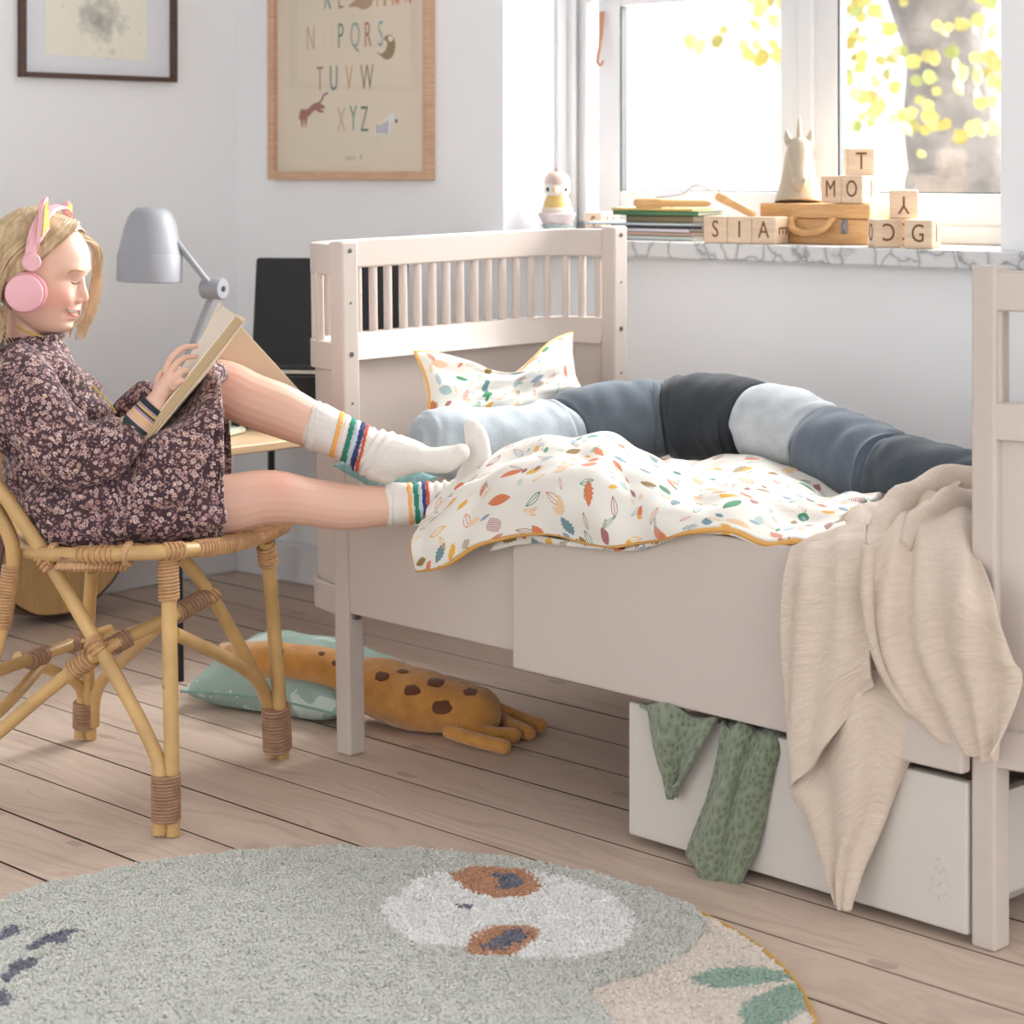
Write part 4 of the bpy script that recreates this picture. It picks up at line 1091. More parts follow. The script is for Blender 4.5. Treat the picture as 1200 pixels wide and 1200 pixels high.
# ================================================================== the round sloth rug
def ground(px, py): 
    Yd = FPX/(py-HZ); return Vector(((px-600)/FPX*Yd, Yd))
edge = [ground(*p) for p in ((0,1060),(200,1012),(400,997),(560,1005),(700,1030),(820,1075),(900,1122),(985,1195))]
A_ = np.array([[2*p.x, 2*p.y, 1] for p in edge]); b_ = np.array([p.x**2+p.y**2 for p in edge])
sol = np.linalg.lstsq(A_, b_, rcond=None)[0]; RC = Vector((sol[0], sol[1])); RR = math.sqrt(sol[2]+sol[0]**2+sol[1]**2)-.018
BB_ = {}
def inpoly(p, poly):
    b = BB_.get(id(poly))
    if b is None: b = BB_[id(poly)] = (min(q.x for q in poly), max(q.x for q in poly), min(q.y for q in poly), max(q.y for q in poly))
    if not (b[0] < p.x < b[1] and b[2] < p.y < b[3]): return False
    r = False; n = len(poly); j = n-1
    for i in range(n):
        a, b = poly[i], poly[j]
        if (a.y > p.y) != (b.y > p.y) and p.x < (b.x-a.x)*(p.y-a.y)/(b.y-a.y)+a.x: r = not r
        j = i
    return r
def gp(l):
    c = curve([ground(*p).to_3d() for p in l+l[:1]], len(l)*6)
    return [q.to_2d() for q in c]
z_face = gp([(447,1078),(480,1050),(545,1033),(620,1036),(690,1050),(735,1075),(745,1100),(725,1125),(670,1137),(600,1136),(540,1125),(490,1120),(460,1100)])
z_eye = [gp([(524,1037),(560,1031),(610,1034),(632,1050),(620,1064),(580,1066),(545,1055)]), gp([(543,1128),(560,1108),(595,1100),(625,1103),(628,1116),(605,1132),(570,1136)])]
z_pup = [gp([(576,1037),(600,1036),(612,1048),(590,1056),(583,1047)]), gp([(562,1126),(590,1108),(610,1104),(618,1114),(600,1122),(590,1128)])]
z_nose = [gp([(529,1076),(545,1075),(552,1079),(545,1082),(540,1078)])]
z_head = gp([(-200,1400),(-60,1120),(60,1045),(200,1008),(400,985),(560,995),(700,1020),(795,1062),(822,1090),(808,1120),(760,1148),(690,1172),(705,1200),(740,1290),(600,1600)])
z_leaf = [gp([(803,1156),(840,1144),(885,1144),(935,1154),(880,1166),(835,1167)]), gp([(866,1200),(880,1180),(915,1166),(948,1168),(945,1190),(900,1215),(870,1215)])]
z_claw = [gp(l) for l in ([(28,1128),(50,1113),(88,1105),(86,1113),(55,1124)], [(-10,1118),(10,1100),(24,1101),(8,1116)], [(0,1166),(12,1150),(40,1138),(42,1146),(20,1160)], [(-5,1200),(-5,1180),(10,1178),(12,1190)])]
CR = {'g':(216,217,209),'w':(255,254,251),'c':(238,226,214),'o':(206,150,112),'n':(112,114,130),'l':(152,182,164)}
def rug_col(p):
    for q in z_pup+z_nose+z_claw:
        if inpoly(p, q): return 'n'
    for q in z_eye:
        if inpoly(p, q): return 'o'
    if inpoly(p, z_face): return 'w'
    if inpoly(p, z_head): return 'g'
    for q in z_leaf:
        if inpoly(p, q): return 'l'
    return 'c'
rug = thing('round_rug', 'round grey-green sloth-face rug with cream edge and green leaves', 'rug', (RC.x, RC.y, 0))
m_rug = NT('tufted wool'); at = m_rug.n('ShaderNodeVertexColor', layer_name='col'); 
nz = m_rug.noise(m_rug.co('Object'), 120, 3); m_rug.col(at.outputs[0]); m_rug.rough(1.0)
m_rug.b.inputs['Sheen Weight'].default_value = .3; m_rug.bump(m_rug.noise(m_rug.co('Object'), 320, 4), .8, .006)
def colored(me, cols):
    ca = me.color_attributes.new('col', 'FLOAT_COLOR', 'POINT')
    ca.data.foreach_set('color', np.array(cols, dtype=np.float32).ravel())
# woven base disc
bd = lathe([(0,.001),(RR,.001),(RR+.003,.004),(RR,.007),(0,.008)], 96, (RC.x,RC.y,0))
obj('rug_backing', bd, mat('cream rug backing', (216,200,184), .95), rug)
obj('rug_edging', tube([Vector((RC.x+(RR+.002)*math.cos(a*.05), RC.y+(RR+.002)*math.sin(a*.05), .006)) for a in range(127)], .0036, 6), mat('ochre edging', (206,164,84), .9), rug)
# tufts: little four-sided spikes, only as real pile
rg = random.Random(11); tv = []; tf = []; tc_ = []
NT_ = 170000; made = 0
ymin = FPX/(1260-HZ)
while made < NT_:
    a = rg.uniform(0, 2*PI); r_ = (RR-.007)*math.sqrt(rg.random())
    p = Vector((RC.x+r_*math.cos(a), RC.y+r_*math.sin(a)))
    far = p.y < ymin or abs(p.x) > .24*p.y+.15
    if far and rg.random() > .15: continue
    made += 1
    k = rug_col(p); c = lin(CR[k])
    cl = noise.noise(Vector((p.x*45, p.y*45, 1)))+.5*noise.noise(Vector((p.x*14, p.y*14, 1)))
    sh = 1+.10*rg.uniform(-1,1)
    cream = k in 'cl'
    hgt = (.010 if cream else .016)*(1+.25*cl+rg.uniform(-.15,.15)); w = .0030*(1.3 if cream else 1.15)
    if far: w *= 2.2
    dx, dy = rg.gauss(0,.0032)+.005*noise.noise(Vector((p.x*30,p.y*30,5))), rg.gauss(0,.0032)+.005*noise.noise(Vector((p.x*30,p.y*30,9)))
    n0 = len(tv); th0 = rg.uniform(0, PI)
    for q in range(3):
        t = th0+q*2*PI/3; tv.append((p.x+w*math.cos(t), p.y+w*math.sin(t), .005))
    for q in range(3):
        t = th0+q*2*PI/3; tv.append((p.x+dx+w*.65*math.cos(t), p.y+dy+w*.65*math.sin(t), hgt))
    tf += [(n0,n0+1,n0+4,n0+3),(n0+1,n0+2,n0+5,n0+4),(n0+2,n0,n0+3,n0+5),(n0+3,n0+4,n0+5)]
    cc = tuple(min(1, x*sh) for x in c[:3])+(1,)
    tc_ += [cc]*6
me = bpy.data.meshes.new('pile'); me.from_pydata(tv, [], tf); colored(me, tc_); me.update(); me.materials.append(m_rug.m)
pile = bpy.data.objects.new('pile', me); COL.objects.link(pile); pile.parent = rug; pile.matrix_parent_inverse = Matrix.Translation(-rug.location); pile['kind'] = 'stuff'
# ================================================================== rattan chair
m_rat = mat('golden rattan cane', (200,163,108), .45, var=.16, vscale=14)
m_bind = mat('rattan binding', (188,146,104), .5, var=.18, vscale=60)
m_dbind = mat('brown rattan binding', (158,122,96), .55, var=.18, vscale=60)
rc = thing('rattan_chair', 'golden rattan chair with wrapped legs that the girl sits on', 'chair', P(190,930,3.45))
def pole(name, pts, r=.0112, n=48, parent=None):
    path = curve([P(*q) for q in pts], n); g = tube(path, r, 12)
    return obj(name, g, m_rat, parent or rc)
def wrap(p, q, r, turns, m=None, parent=None):
    """binding strip wound round the line p-q"""
    p, q = Vector(p), Vector(q); d = (q-p).normalized(); s = d.orthogonal().normalized(); w = d.cross(s)
    n = int(turns*14); pts = [p.lerp(q, i/n)+s*math.cos(2*PI*i/14)*r+w*math.sin(2*PI*i/14)*r for i in range(n+1)]
    pitch = (q-p).length/turns
    g = tube([p, q], r-.0006, 12); g.join(tube(pts, [(pitch*.46, .0022)], 6) if False else tube(pts, min(pitch*.5,.0034), 6))
    return obj('binding', g, m or m_bind, parent or rc)
# front near leg N with its companion pole, which runs up to the back
lN = pole('leg', [(202,979,3.205),(201,880,3.207),(199,760,3.212),(197,660,3.22)], .0118)
pole('brace', [(187,977,3.20),(187,935,3.20),(187,905,3.203),(180,878,3.21),(150,818,3.23),(110,748,3.25),(60,662,3.275),(20,602,3.29),(-30,530,3.30),(-70,440,3.31)], .0112, 90)
wrap(P(194.5,962,3.202), P(194.5,908,3.202), .0205, 14, m_dbind, lN)
wrap(P(198,704,3.215), P(197,655,3.22), .0145, 12, None, lN)
for py in (806,): obj('node_ring', tube([P(199.6,py,3.211), P(199.4,py-5,3.211)], .0122, 14), m_dbind, lN)
# front far leg R
lR = pole('leg', [(331,886,3.634),(326,800,3.59),(318,700,3.54),(312,634,3.50)], .0118)
pole('brace', [(319,885,3.628),(318,845,3.62),(312,815,3.60),(290,773,3.55),(247,697,3.46),(212,652,3.40)], .0108, 70)
wrap(P(325.5,878,3.626), P(323,828,3.606), .0228, 14, m_dbind, lR)
pole('brace', [(203,742,3.225),(225,752,3.28),(270,774,3.43),(300,796,3.55),(314,826,3.61),(320,850,3.625)], .0108, 60)
wrap(P(315,662,3.517), P(312,640,3.503), .0142, 6, m_bind, lR)
obj('node_ring', tube([P(324,766,3.576), P(323.7,760,3.573)], .0123, 14), m_dbind, lR)
# back far leg L
lL = pole('leg', [(106,864,3.748),(104,800,3.72),(103,740,3.69),(108,668,3.62)], .0112)
pole('brace', [(93,864,3.742),(95,830,3.735),(96,812,3.73),(86,798,3.70),(52,782,3.62),(20,770,3.55)], .0096, 50)
pole('brace', [(110,850,3.735),(112,818,3.72),(122,795,3.68),(150,768,3.56),(185,735,3.40)], .0100, 50)
wrap(P(99.5,852,3.744), P(100,822,3.735), .0195, 9, m_dbind, lL)
# back near leg, mostly outside the frame
lB = pole('leg', [(-52,948,3.34),(-30,850,3.33),(2,735,3.325),(12,690,3.32),(16,655,3.315),(10,625,3.31),(-12,585,3.31),(-50,520,3.32)], .0118, 80)
wrap(P(2,735,3.325), P(14,662,3.317), .0132, 20, m_bind, lB)
# long stretchers
pole('stretcher', [(-40,890,3.325),(0,857,3.32),(60,806,3.30),(112,768,3.275),(150,747,3.30),(196,725,3.37),(247,697,3.455)], .0105, 70)
wrap(P(84,787,3.29), P(108,770,3.277), .0135, 6); wrap(P(128,759,3.285), P(152,746,3.302), .0132, 7, m_dbind)
wrap(P(206,720,3.39), P(240,700,3.445), .0128, 9, m_dbind); wrap(P(242,702,3.45), P(251,692,3.46), .0135, 3)
wrap(P(106,746,3.25), P(116,764,3.245), .0132, 3)
pole('stretcher', [(-30,797,3.36),(0,785,3.40),(45,769,3.50),(97,750,3.62),(130,738,3.66)], .0100, 50)
wrap(P(34,774,3.47), P(54,766,3.53), .0125, 5, m_dbind); wrap(P(82,756,3.59), P(100,749,3.63), .0122, 5, m_dbind)
pole('brace', [(-10,842,3.36),(15,818,3.40),(46,783,3.50)], .0098, 30)
pole('stretcher', [(96,752,3.69),(140,745,3.62),(187,728,3.50),(240,700,3.47)], .0095, 40)
# seat rim and weave
rim = [(62,650,3.24),(120,650,3.20),(187,647,3.195),(232,643,3.25),(268,638,3.34),(302,629,3.44),(326,619,3.53),(332,612,3.60),(312,607,3.66),(255,606,3.70),(180,610,3.70),(100,616,3.68),(40,624,3.62),(20,634,3.50),(30,645,3.34)]
rp_ = curve([P(*q) for q in rim+rim[:1]], 160)
obj('seat_rim', tube(rp_, .0112, 12, cap=False), m_rat, rc)
ctr = sum(rp_, Vector())/len(rp_)
obj('seat_base', G().add([ctr-Vector((0,0,.004))]+[p+(ctr-p)*.03-Vector((0,0,.003)) for p in rp_], [(0,i+1,i+2) for i in range(len(rp_)-1)]), m_bind, rc, solid=.006)
# woven strands across the seat
for k in range(26):
    i = 8+k*2; j = len(rp_)-10-k*2
    if j <= i: break
    a, b = rp_[i], rp_[j]
    pts = [a.lerp(b, t/24)+Vector((0,0,.003+.0015*math.sin(t*1.6+k*PI))) for t in range(25)]
    obj('seat_strand', tube(pts, (.0042), 6), m_bind, rc)
# bindings round the front rim
for i in range(6, 74):
    if 26 < i < 31 or 12 < i < 22: continue
    p, q = rp_[i], rp_[i+1]
    d = (q-p).normalized(); c = (p+q)*.5; s = d.orthogonal().normalized(); w = d.cross(s)
    obj('rim_binding', tube([c+s*math.cos(t*PI/6)*.0122+w*math.sin(t*PI/6)*.0122 for t in range(13)], .0024, 6, cap=False), m_bind, rc)
# looped edge hanging under the near rim
lp_ = []
for t in range(120):
    x = 66+(150-66)*t/119; lp_.append(P(x, 664+4*math.sin(t*.9)-(.02*(x-108))**2, 3.22+.012*math.cos(t*.9)))
obj('woven_edge', tube(lp_, .0036, 6), m_bind, rc)
obj('woven_edge', tube([p+Vector((.003,.004,.006)) for p in lp_], .0036, 6), m_dbind, rc)
for (x, y, Yd) in ((150,649,3.197),(62,650,3.25)):
    p = P(x,y,Yd); obj('binding', tube([p+Vector((math.sin(t*.5)*.004, math.cos(t*.42)*.015, math.sin(t*.42)*.015)) for t in range(31)], .0042, 6), m_bind, rc)
wrap(P(50,650,3.275), P(60,664,3.272), .0135, 3)
# back hoop, outside the frame to the left
pole('back_hoop', [(-70,440,3.31),(-110,330,3.36),(-125,290,3.46),(-115,300,3.58),(-80,360,3.66),(-40,470,3.70),(-5,570,3.70),(20,630,3.66)], .0115, 80)
for k in range(6):
    t = k/5; pole('back_cane', [(-50+10*t,520-10*t,3.32+.33*t),(-100+15*t,345-5*t,3.37+.22*t)], .006, 12)
# ================================================================== the girl
girl = thing('person', 'child in dark floral dress reading with headphones, feet up on the bed', 'person', P(120,640,3.42))
GY = 3.42
def pr(px, Yd=GY): return px*Yd/FPX
# ---- head in its own frame: x forward, y away from the camera, z up
HC = P(45,325,GY-.0); HP = math.radians(10); HYAW = math.radians(-9)
MH = Matrix.Translation(HC) @ Matrix.Rotation(HYAW,4,'Z') @ Matrix.Rotation(HP,4,'Y')
def interp(tab, z):
    zs = [t[0] for t in tab]; 
    if z >= zs[0]: return tab[0][1]
    if z <= zs[-1]: return tab[-1][1]
    pts = [Vector((t[0], t[1])) for t in tab]
    for i in range(len(tab)-1):
        if zs[i] >= z >= zs[i+1]:
            u = (zs[i]-z)/(zs[i]-zs[i+1])
            a = pts[max(i-1,0)]; b = pts[i]; c = pts[i+1]; d = pts[min(i+2,len(pts)-1)]
            m0 = (c-a)*.5; m1 = (d-b)*.5
            return (2*u**3-3*u**2+1)*b.y+(u**3-2*u**2+u)*m0.y+(-2*u**3+3*u**2)*c.y+(u**3-u**2)*m1.y
FRONT = [(.102,.0),(.098,.025),(.088,.045),(.074,.060),(.055,.0725),(.036,.0772),(.020,.0765),(.006,.0725),(-.010,.0720),(-.030,.0735),(-.046,.0715),(-.058,.0685),(-.070,.0655),(-.079,.058),(-.086,.045)]
BACK = [(.102,-.012),(.098,-.035),(.088,-.058),(.070,-.078),(.045,-.090),(.015,-.091),(-.012,-.082),(-.035,-.064),(-.055,-.040),(-.072,-.012),(-.086,.010)]
WID = [(.102,.012),(.098,.028),(.088,.044),(.070,.057),(.045,.0655),(.015,.0665),(-.012,.0635),(-.035,.058),(-.052,.050),(-.066,.040),(-.079,.028),(-.086,.014)]
def head_geo(off=0, nz=70, na=96):
    v = []; f = []
    for j in range(nz+1):
        z = .102-.188*j/nz
        xf, xb, w = interp(FRONT,z)+off, interp(BACK,z)-off, interp(WID,z)+off
        xm = (xf+xb)*.5-.004
        for i in range(na):
            a = 2*PI*i/na; c, s = math.cos(a), math.sin(a)
            e = 2.25
            x = xm+((xf-xm) if c > 0 else (xm-xb))*math.copysign(abs(c)**(2/e), c); y = w*math.copysign(abs(s)**(2/e), s)
            if off == 0 and c > 0:
                g = math.exp(-(y/.017)**2)
                x += g*(.0042*math.exp(-((z+.0385)/.0042)**2)-.0030*math.exp(-((z+.0455)/.0026)**2)+.0038*math.exp(-((z+.0525)/.0042)**2)-.0028*math.exp(-((z+.0600)/.004)**2)+.0030*math.exp(-((z+.069)/.008)**2))
                for sy in (-1, 1):     # eye sockets, cheeks of a smile
                    x -= .0085*math.exp(-((y-sy*.030)/.015)**2-((z-.006)/.010)**2)
                    x += .0055*math.exp(-((y-sy*.034)/.015)**2-((z+.022)/.014)**2)
                    x += .0030*math.exp(-((y-sy*.028)/.018)**2-((z-.026)/.007)**2)
                    x -= .0040*math.exp(-((y-sy*.026)/.006)**2-((z+.044)/.007)**2)
                    x += .0045*math.exp(-((y-sy*.030)/.010)**2-((z-.003)/.0065)**2)
            v.append(Vector((x, y, z+off)))
    for j in range(nz):
        for i in range(na): f.append((j*na+i, (j+1)*na+i, (j+1)*na+(i+1)%na, j*na+(i+1)%na))
    f.append(tuple(range(na))); f.append(tuple(nz*na+i for i in range(na-1,-1,-1)))
    return G().add(v, f)
body = head_geo()
# nose
body.join(chain([(Vector((.071,0,.010)),(.0062,.006)),(Vector((.0755,0,-.004)),(.0062,.0065)),(Vector((.0805,0,-.0155)),(.0075,.0075)),(Vector((.0808,0,-.0195)),(.0080,.0072))], 4, 16))
for sy in (-1, 1): body.join(ellipsoid((.0755,.0085*sy,-.0225), (.0072,.0055,.0055)))
# ear under the headphone
for sy in (-1, 1): body.join(ellipsoid((-.010,.066*sy,-.004), (.014,.007,.022)))
body.v = [MH @ p for p in body.v]
# neck and trunk
body.join(chain([(P(36,345,GY+.01),.036),(P(32,380,GY+.005),.0315),(P(30,410,GY),.036),(P(36,440,GY),(.060,.045)),(P(48,490,GY),(.066,.050)),(P(66,545,GY),(.068,.050)),(P(88,588,GY),(.075,.048))], 5, 22))
# near leg: thigh on the seat, shin straight out to the bed rail
legN = [(P(98,596,3.36),.056),(P(170,596,3.37),.057),(P(255,592,3.385),.0485),(P(300,584,3.40),.0445),(P(328,583,3.41),.0425),(P(360,588,3.425),.0385),(P(405,594,3.45),.0375),(P(455,592,3.475),.0315),(P(500,588,3.49),.028),(P(530,586,3.50),.027)]
body.join(chain(legN, 5, 20)); body.join(ellipsoid(P(326,572,3.40), (.030,.028,.022)))
# far leg: knee drawn up, shin down to the crossed foot
legF = [(P(100,588,3.49),.056),(P(150,545,3.50),.058),(P(215,485,3.50),.052),(P(250,456,3.50),.046),(P(268,456,3.50),.0445),(P(292,468,3.50),.0445),(P(330,482,3.50),.0435),(P(370,500,3.495),.037),(P(410,517,3.485),.031),(P(430,530,3.48),.030)]
body.join(chain(legF, 5, 20)); body.join(ellipsoid(P(258,449,3.49), (.030,.030,.028)))
# right arm to the page, hand with five fingers
armR = [(P(26,448,GY-.085),.028),(P(52,490,GY-.128),.034),(P(88,540,GY-.13),.033),(P(112,542,GY-.125),.030),(P(145,512,GY-.115),.027),(P(172,487,GY-.11),.0205),(P(183,473,GY-.108),.0185)]
body.join(chain(armR, 5, 18))
HY = GY-.105
body.join(chain([(P(180,476,HY),(.0175,.015)),(P(190,459,HY),(.0205,.014)),(P(199,442,HY),(.0195,.0105))], 4, 16))
body.join(chain([(P(196,456,HY),(.012,.012)),(P(204,446,HY),(.010,.010))], 3, 12))
for pts in (((195,434,.004),(202,418,.010),(215,408,.018),(230,405.5,.026)), ((200,437,-.004),(206,427,-.004),(216,419.5,.006),(229,418,.014)), ((203,445,-.012),(210,437,-.016),(217,434.5,-.010),(224,439,-.002)), ((203,453,-.016),(209,447,-.022),(215,447,-.018),(220,452.5,-.012))):
    body.join(chain([(P(x,y,HY+dy), r) for (x,y,dy), r in zip(pts, (.0068,.0056,.0050,.0042))], 4, 12))
body.join(chain([(P(186,460,HY+.018),.0085),(P(186,447,HY+.024),.0075),(P(189,438,HY+.026),.006)], 4, 12))
# left arm behind the book
body.join(chain([(P(36,448,GY+.09),.028),(P(85,505,GY+.13),.034),(P(115,520,GY+.13),.030),(P(160,490,GY+.11),.025),(P(195,455,GY+.10),.019),(P(208,440,GY+.10),.017)], 5, 16))
bm_ = remeshed(body, .0019, 2, .4)
# skin colour: base with flush on cheeks, knees, nose and lips
def skincol(p):
    base = np.array(lin((228,186,165))[:3]); q = MH.inverted() @ p
    red = np.array(lin((216,136,118))[:3]); f = 0
    if q.x > .02 and -.09 < q.z < .1:
        f = max(f, .55*math.exp(-((abs(q.y)-.040)/.018)**2-((q.z+.020)/.018)**2), .35*math.exp(-(q.y/.012)**2-((q.z+.018)/.010)**2)*(q.x > .078))
        lip = math.exp(-(q.y/.020)**4-((q.z+.045)/.0095)**4) if q.x > .060 else 0
        f = max(f, .8*lip)
    for c, s in ((P(255,445,3.47), .05), (P(326,566,3.38), .04), (P(222,414,HY), .015)):
        f = max(f, .35*math.exp(-((p-c).length/s)**2))
    return tuple(base*(1-f)+red*f)+(1,)
colored(bm_, [skincol(v.co) for v in bm_.vertices])
ms = NT('child skin'); ms.l(ms.n('ShaderNodeVertexColor', layer_name='col').outputs[0], ms.b.inputs['Base Color']); ms.rough(.5)
ms.b.inputs['Subsurface Weight'].default_value = .12; ms.b.inputs['Subsurface Radius'].default_value = (.012,.005,.003); ms.b.inputs['Subsurface Scale'].default_value = 1.0
bm_.materials.append(ms.m)
skin = obj('body', bm_, ms.m, girl)
for m_ in (): pass
bvb = BVHTree.FromPolygons([v.co for v in bm_.vertices], [p.vertices for p in bm_.polygons])
def face_line(name, pts, r, m, off=.0006, n=20):
    c = curve([Vector((x,y,0)) for x,y in pts], n); q = [on(bvb, p.x, p.y, off)[0] for p in c]
    q = [p for p in q if p is not None]
    return obj(name, tube(q, r, 6), m, skin)
m_lash = mat('light brown lashes', (120,88,66), .7); m_brow = mat('blond brow', (188,150,112), .8)
face_line('eyelid', [(83.5,330.5),(86.5,332.5),(90.5,332.2),(94,329.8)], [.0006,.0010,.0010,.0006], m_lash)
face_line('eyelid', [(84,327.5),(88,326.5),(93,327)], .0005, mat('lid fold', (206,160,140), .6))
face_line('eyebrow', [(80,319.5),(87,316.5),(94,317),(99,318.5)], [.0009,.0014,.0013,.0006], m_brow)
# smiling mouth: dark line, teeth, lips
m_lip = mat('rose lips', (214,134,124), .4); m_tee = mat('milk teeth', (240,232,218), .3); m_mou = mat('mouth dark', (150,76,72), .6)
patch(bvb, 84.8, 365.2, 6.6, 3.4, 'mouth', m_mou, skin, .0007, 20, 0, .16)
patch(bvb, 85.4, 364.6, 5.4, 2.0, 'teeth', m_tee, skin, .0016, 20, 0, .16)
face_line('lip', [(78,361.0),(82,361.9),(88,362.8),(94.5,363.0)], [.0005,.0010,.0014,.0014], m_lip, .0008)
face_line('lip', [(78.3,362.0),(81.5,367.2),(86.5,370.2),(92.0,370.2)], [.0005,.0013,.0018,.0018], m_lip, .0008)

# ---- dress
dress = G()
def ringsec(top, bot, Yc, hd, n=40, e=2.3, sk=0):
    """closed loop between a top and a bottom pixel point, hd half depth in Y"""
    t = P(*top, Yc); b = P(*bot, Yc); c = (t+b)*.5; u = (t-b)*.5; out = []
    for i in range(n):
        a = 2*PI*i/n; cs, sn = math.cos(a), math.sin(a)
        out.append(c+u*math.copysign(abs(cs)**(2/e), cs)+Vector((sk,1,0))*hd*math.copysign(abs(sn)**(2/e), sn))
    return out
def secs(L, e=2.3, k=4, skew=False):
    R_ = [ringsec(*s, e=e, sk=-.20*min(1, max(0, (i-2)/3)) if skew else 0) for i, s in enumerate(L)]; n = len(R_[0]); m = (len(R_)-1)*k+1
    v = []; f = []
    for j in range(m):
        for i in range(n): v.append(cr([r[i] for r in R_], j/(m-1)))
    for j in range(m-1):
        for i in range(n): f.append((j*n+i, j*n+(i+1)%n, (j+1)*n+(i+1)%n, (j+1)*n+i))
    f.append(tuple(range(n-1,-1,-1))); f.append(tuple((m-1)*n+i for i in range(n)))
    return G().add(v, f)
# trunk: sections run from neck to lap (top = front of the body, bottom = her back)
dress.join(secs([((68,396),(8,400),GY,.040), ((80,406),(-12,406),GY,.070), ((92,425),(-20,425),GY,.098), ((112,455),(-20,460),GY,.100), ((130,490),(-12,500),GY,.100), ((140,525),(0,545),GY,.105), ((150,560),(18,590),GY,.125), ((130,600),(36,625),GY,.135)]))
# skirt: sections run from the hips to the hem
dress.join(secs([((60,545),(35,620),GY,.13), ((95,535),(70,637),GY,.155), ((140,525),(120,641),GY,.165), ((180,497),(172,640),GY,.165), ((222,458),(220,636),GY,.158), ((249,437),(249,631),GY+.004,.150), ((254,440),(256,628),GY+.006,.146)], e=2.6, skew=True))
# near sleeve, gathered at the cuff
sl = [(P(22,428,GY-.080),.044),(P(32,462,GY-.112),.056),(P(52,498,GY-.140),.058),(P(80,526,GY-.148),.053),(P(104,531,GY-.148),.050),(P(128,522,GY-.138),.046),(P(146,512,GY-.126),.041),(P(153,507,GY-.120),.030)]
slm = remeshed(chain(sl, 6, 26), .0045, 3, .5)
dress.join(chain([(P(36,420,GY+.085),.046),(P(60,480,GY+.13),.052),(P(95,515,GY+.135),.048),(P(140,500,GY+.12),.042),(P(172,474,GY+.108),.034)], 5, 20))
dm = remeshed(dress, .0045, 4, .5)
fold_dir = Vector((.55,0,-.83))
def dfold(co, n):
    a = noise.noise(Vector((co.x*7, co.y*5, co.z*16)))*.020
    b = math.sin((co.z*70-co.x*34)+4*noise.noise(co*8))*.0055
    c = noise.noise(co*42)*.0028
    sl_ = 0
    q = (co-P(95,545,GY-.138)).length
    if q < .13: sl_ = math.sin(co.x*150+co.z*90+3*noise.noise(co*20))*.0034*(1-q/.13)
    w1 = co.z*30+co.x*9+2.2*noise.noise(co*6)          # long folds sagging from the lap to the hip
    rg_ = -.011*(1-abs(math.sin(w1)))**3*max(0, min(1, (.62-co.z)/.12))
    w2 = co.x*34-co.z*16+2.0*noise.noise(co*9+Vector((4,0,0)))
    if co.x > -.62 and co.z < .60: rg_ += -.007*(1-abs(math.sin(w2)))**3
    return n*(a+b+c+sl_+rg_)
displace(dm, dfold)
for v in dm.vertices:       # rests on the seat
    pz = 0
dr_ = obj('dress', dm, mat_floral('plum floral cotton'), girl)
def sfold(co, n):
    q = (co-P(100,525,GY-.148)).length
    w = math.sin(co.x*120-co.z*60+3*noise.noise(co*14))*.0035*max(0, 1-q/.12)
    return n*(noise.noise(co*13)*.010+noise.noise(co*40)*.003+w-.006*(1-abs(math.sin(co.z*38+co.x*30+2*noise.noise(co*7))))**3)
displace(slm, sfold)
obj('sleeve', slm, dr_.data.materials[0], dr_)
ds_ = dr_.modifiers.new('s', 'SMOOTH'); ds_.iterations = 1; ds_.factor = .4
# open hem: dark inside edge and a stitched border
hemL = ringsec((252.5,437.5),(254,629.5), GY+.005, .149, 60, 2.6, -.20)
obj('hem', tube(hemL+hemL[:1], .0032, 6, cap=False), dr_.data.materials[0], dr_)
sg_ = ringsec((72,393),(12,398), GY, .048, 40)
obj('collar', tube(sg_+sg_[:1], .0055, 8, cap=False), dr_.data.materials[0], dr_)
# far hem edge hanging behind the raised thigh
hb = [[P(255,470,3.575),P(262,500,3.58),P(267,530,3.58),P(268,556,3.575)], [P(262,470,3.57),P(267,500,3.575),P(269,530,3.575),P(268,556,3.57)], [P(240,480,3.585),P(240,510,3.585),P(240,540,3.585),P(240,560,3.585)]]
obj('hem_back', loft(hb, 12, 8), dr_.data.materials[0], dr_, solid=.003)
nk = [P(18,382,GY-.040), P(30,388,GY-.050), P(44,393,GY-.050), P(55,396,GY-.040)]
obj('necklace', tube(curve(nk, 16), .0014, 6), mat('yellow cord', (196,170,60), .6), girl)
obj('necklace', tube(curve([P(108,452,GY-.06),P(118,462,GY-.07),P(128,472,GY-.075),P(136,484,GY-.08)], 12), .0013, 6), MATS['yellow cord'], girl)

# ---- knitted wristbands
wa, wb_ = P(150,511,GY-.1165), P(183,473,GY-.108)
def sleeve_ring(t0, t1, r0, r1, rgb, name='wristband'):
    n = 5; pts = [wa.lerp(wb_, t0+(t1-t0)*i/(n-1)) for i in range(n)]
    return obj(name, tube(pts, [r0+(r1-r0)*i/(n-1) for i in range(n)], 24), mat('yarn %d %d %d' % rgb, rgb, .9, bump=.6, bscale=400, bdist=.002), girl)
bands = [((46,66,64),.30),((46,66,64),.08),((222,178,160),.14),((210,190,110),.05),((222,178,160),.08),((170,140,160),.06),((60,60,70),.05),((210,180,90),.05),((170,140,160),.06),((40,50,56),.14)]
t = .02; tot = sum(w for _, w in bands)
for rgb, w in bands:
    sleeve_ring(t, t+w/tot*.92, .0262-.004*t, .0262-.004*(t+w/tot), rgb); t += w/tot*.92

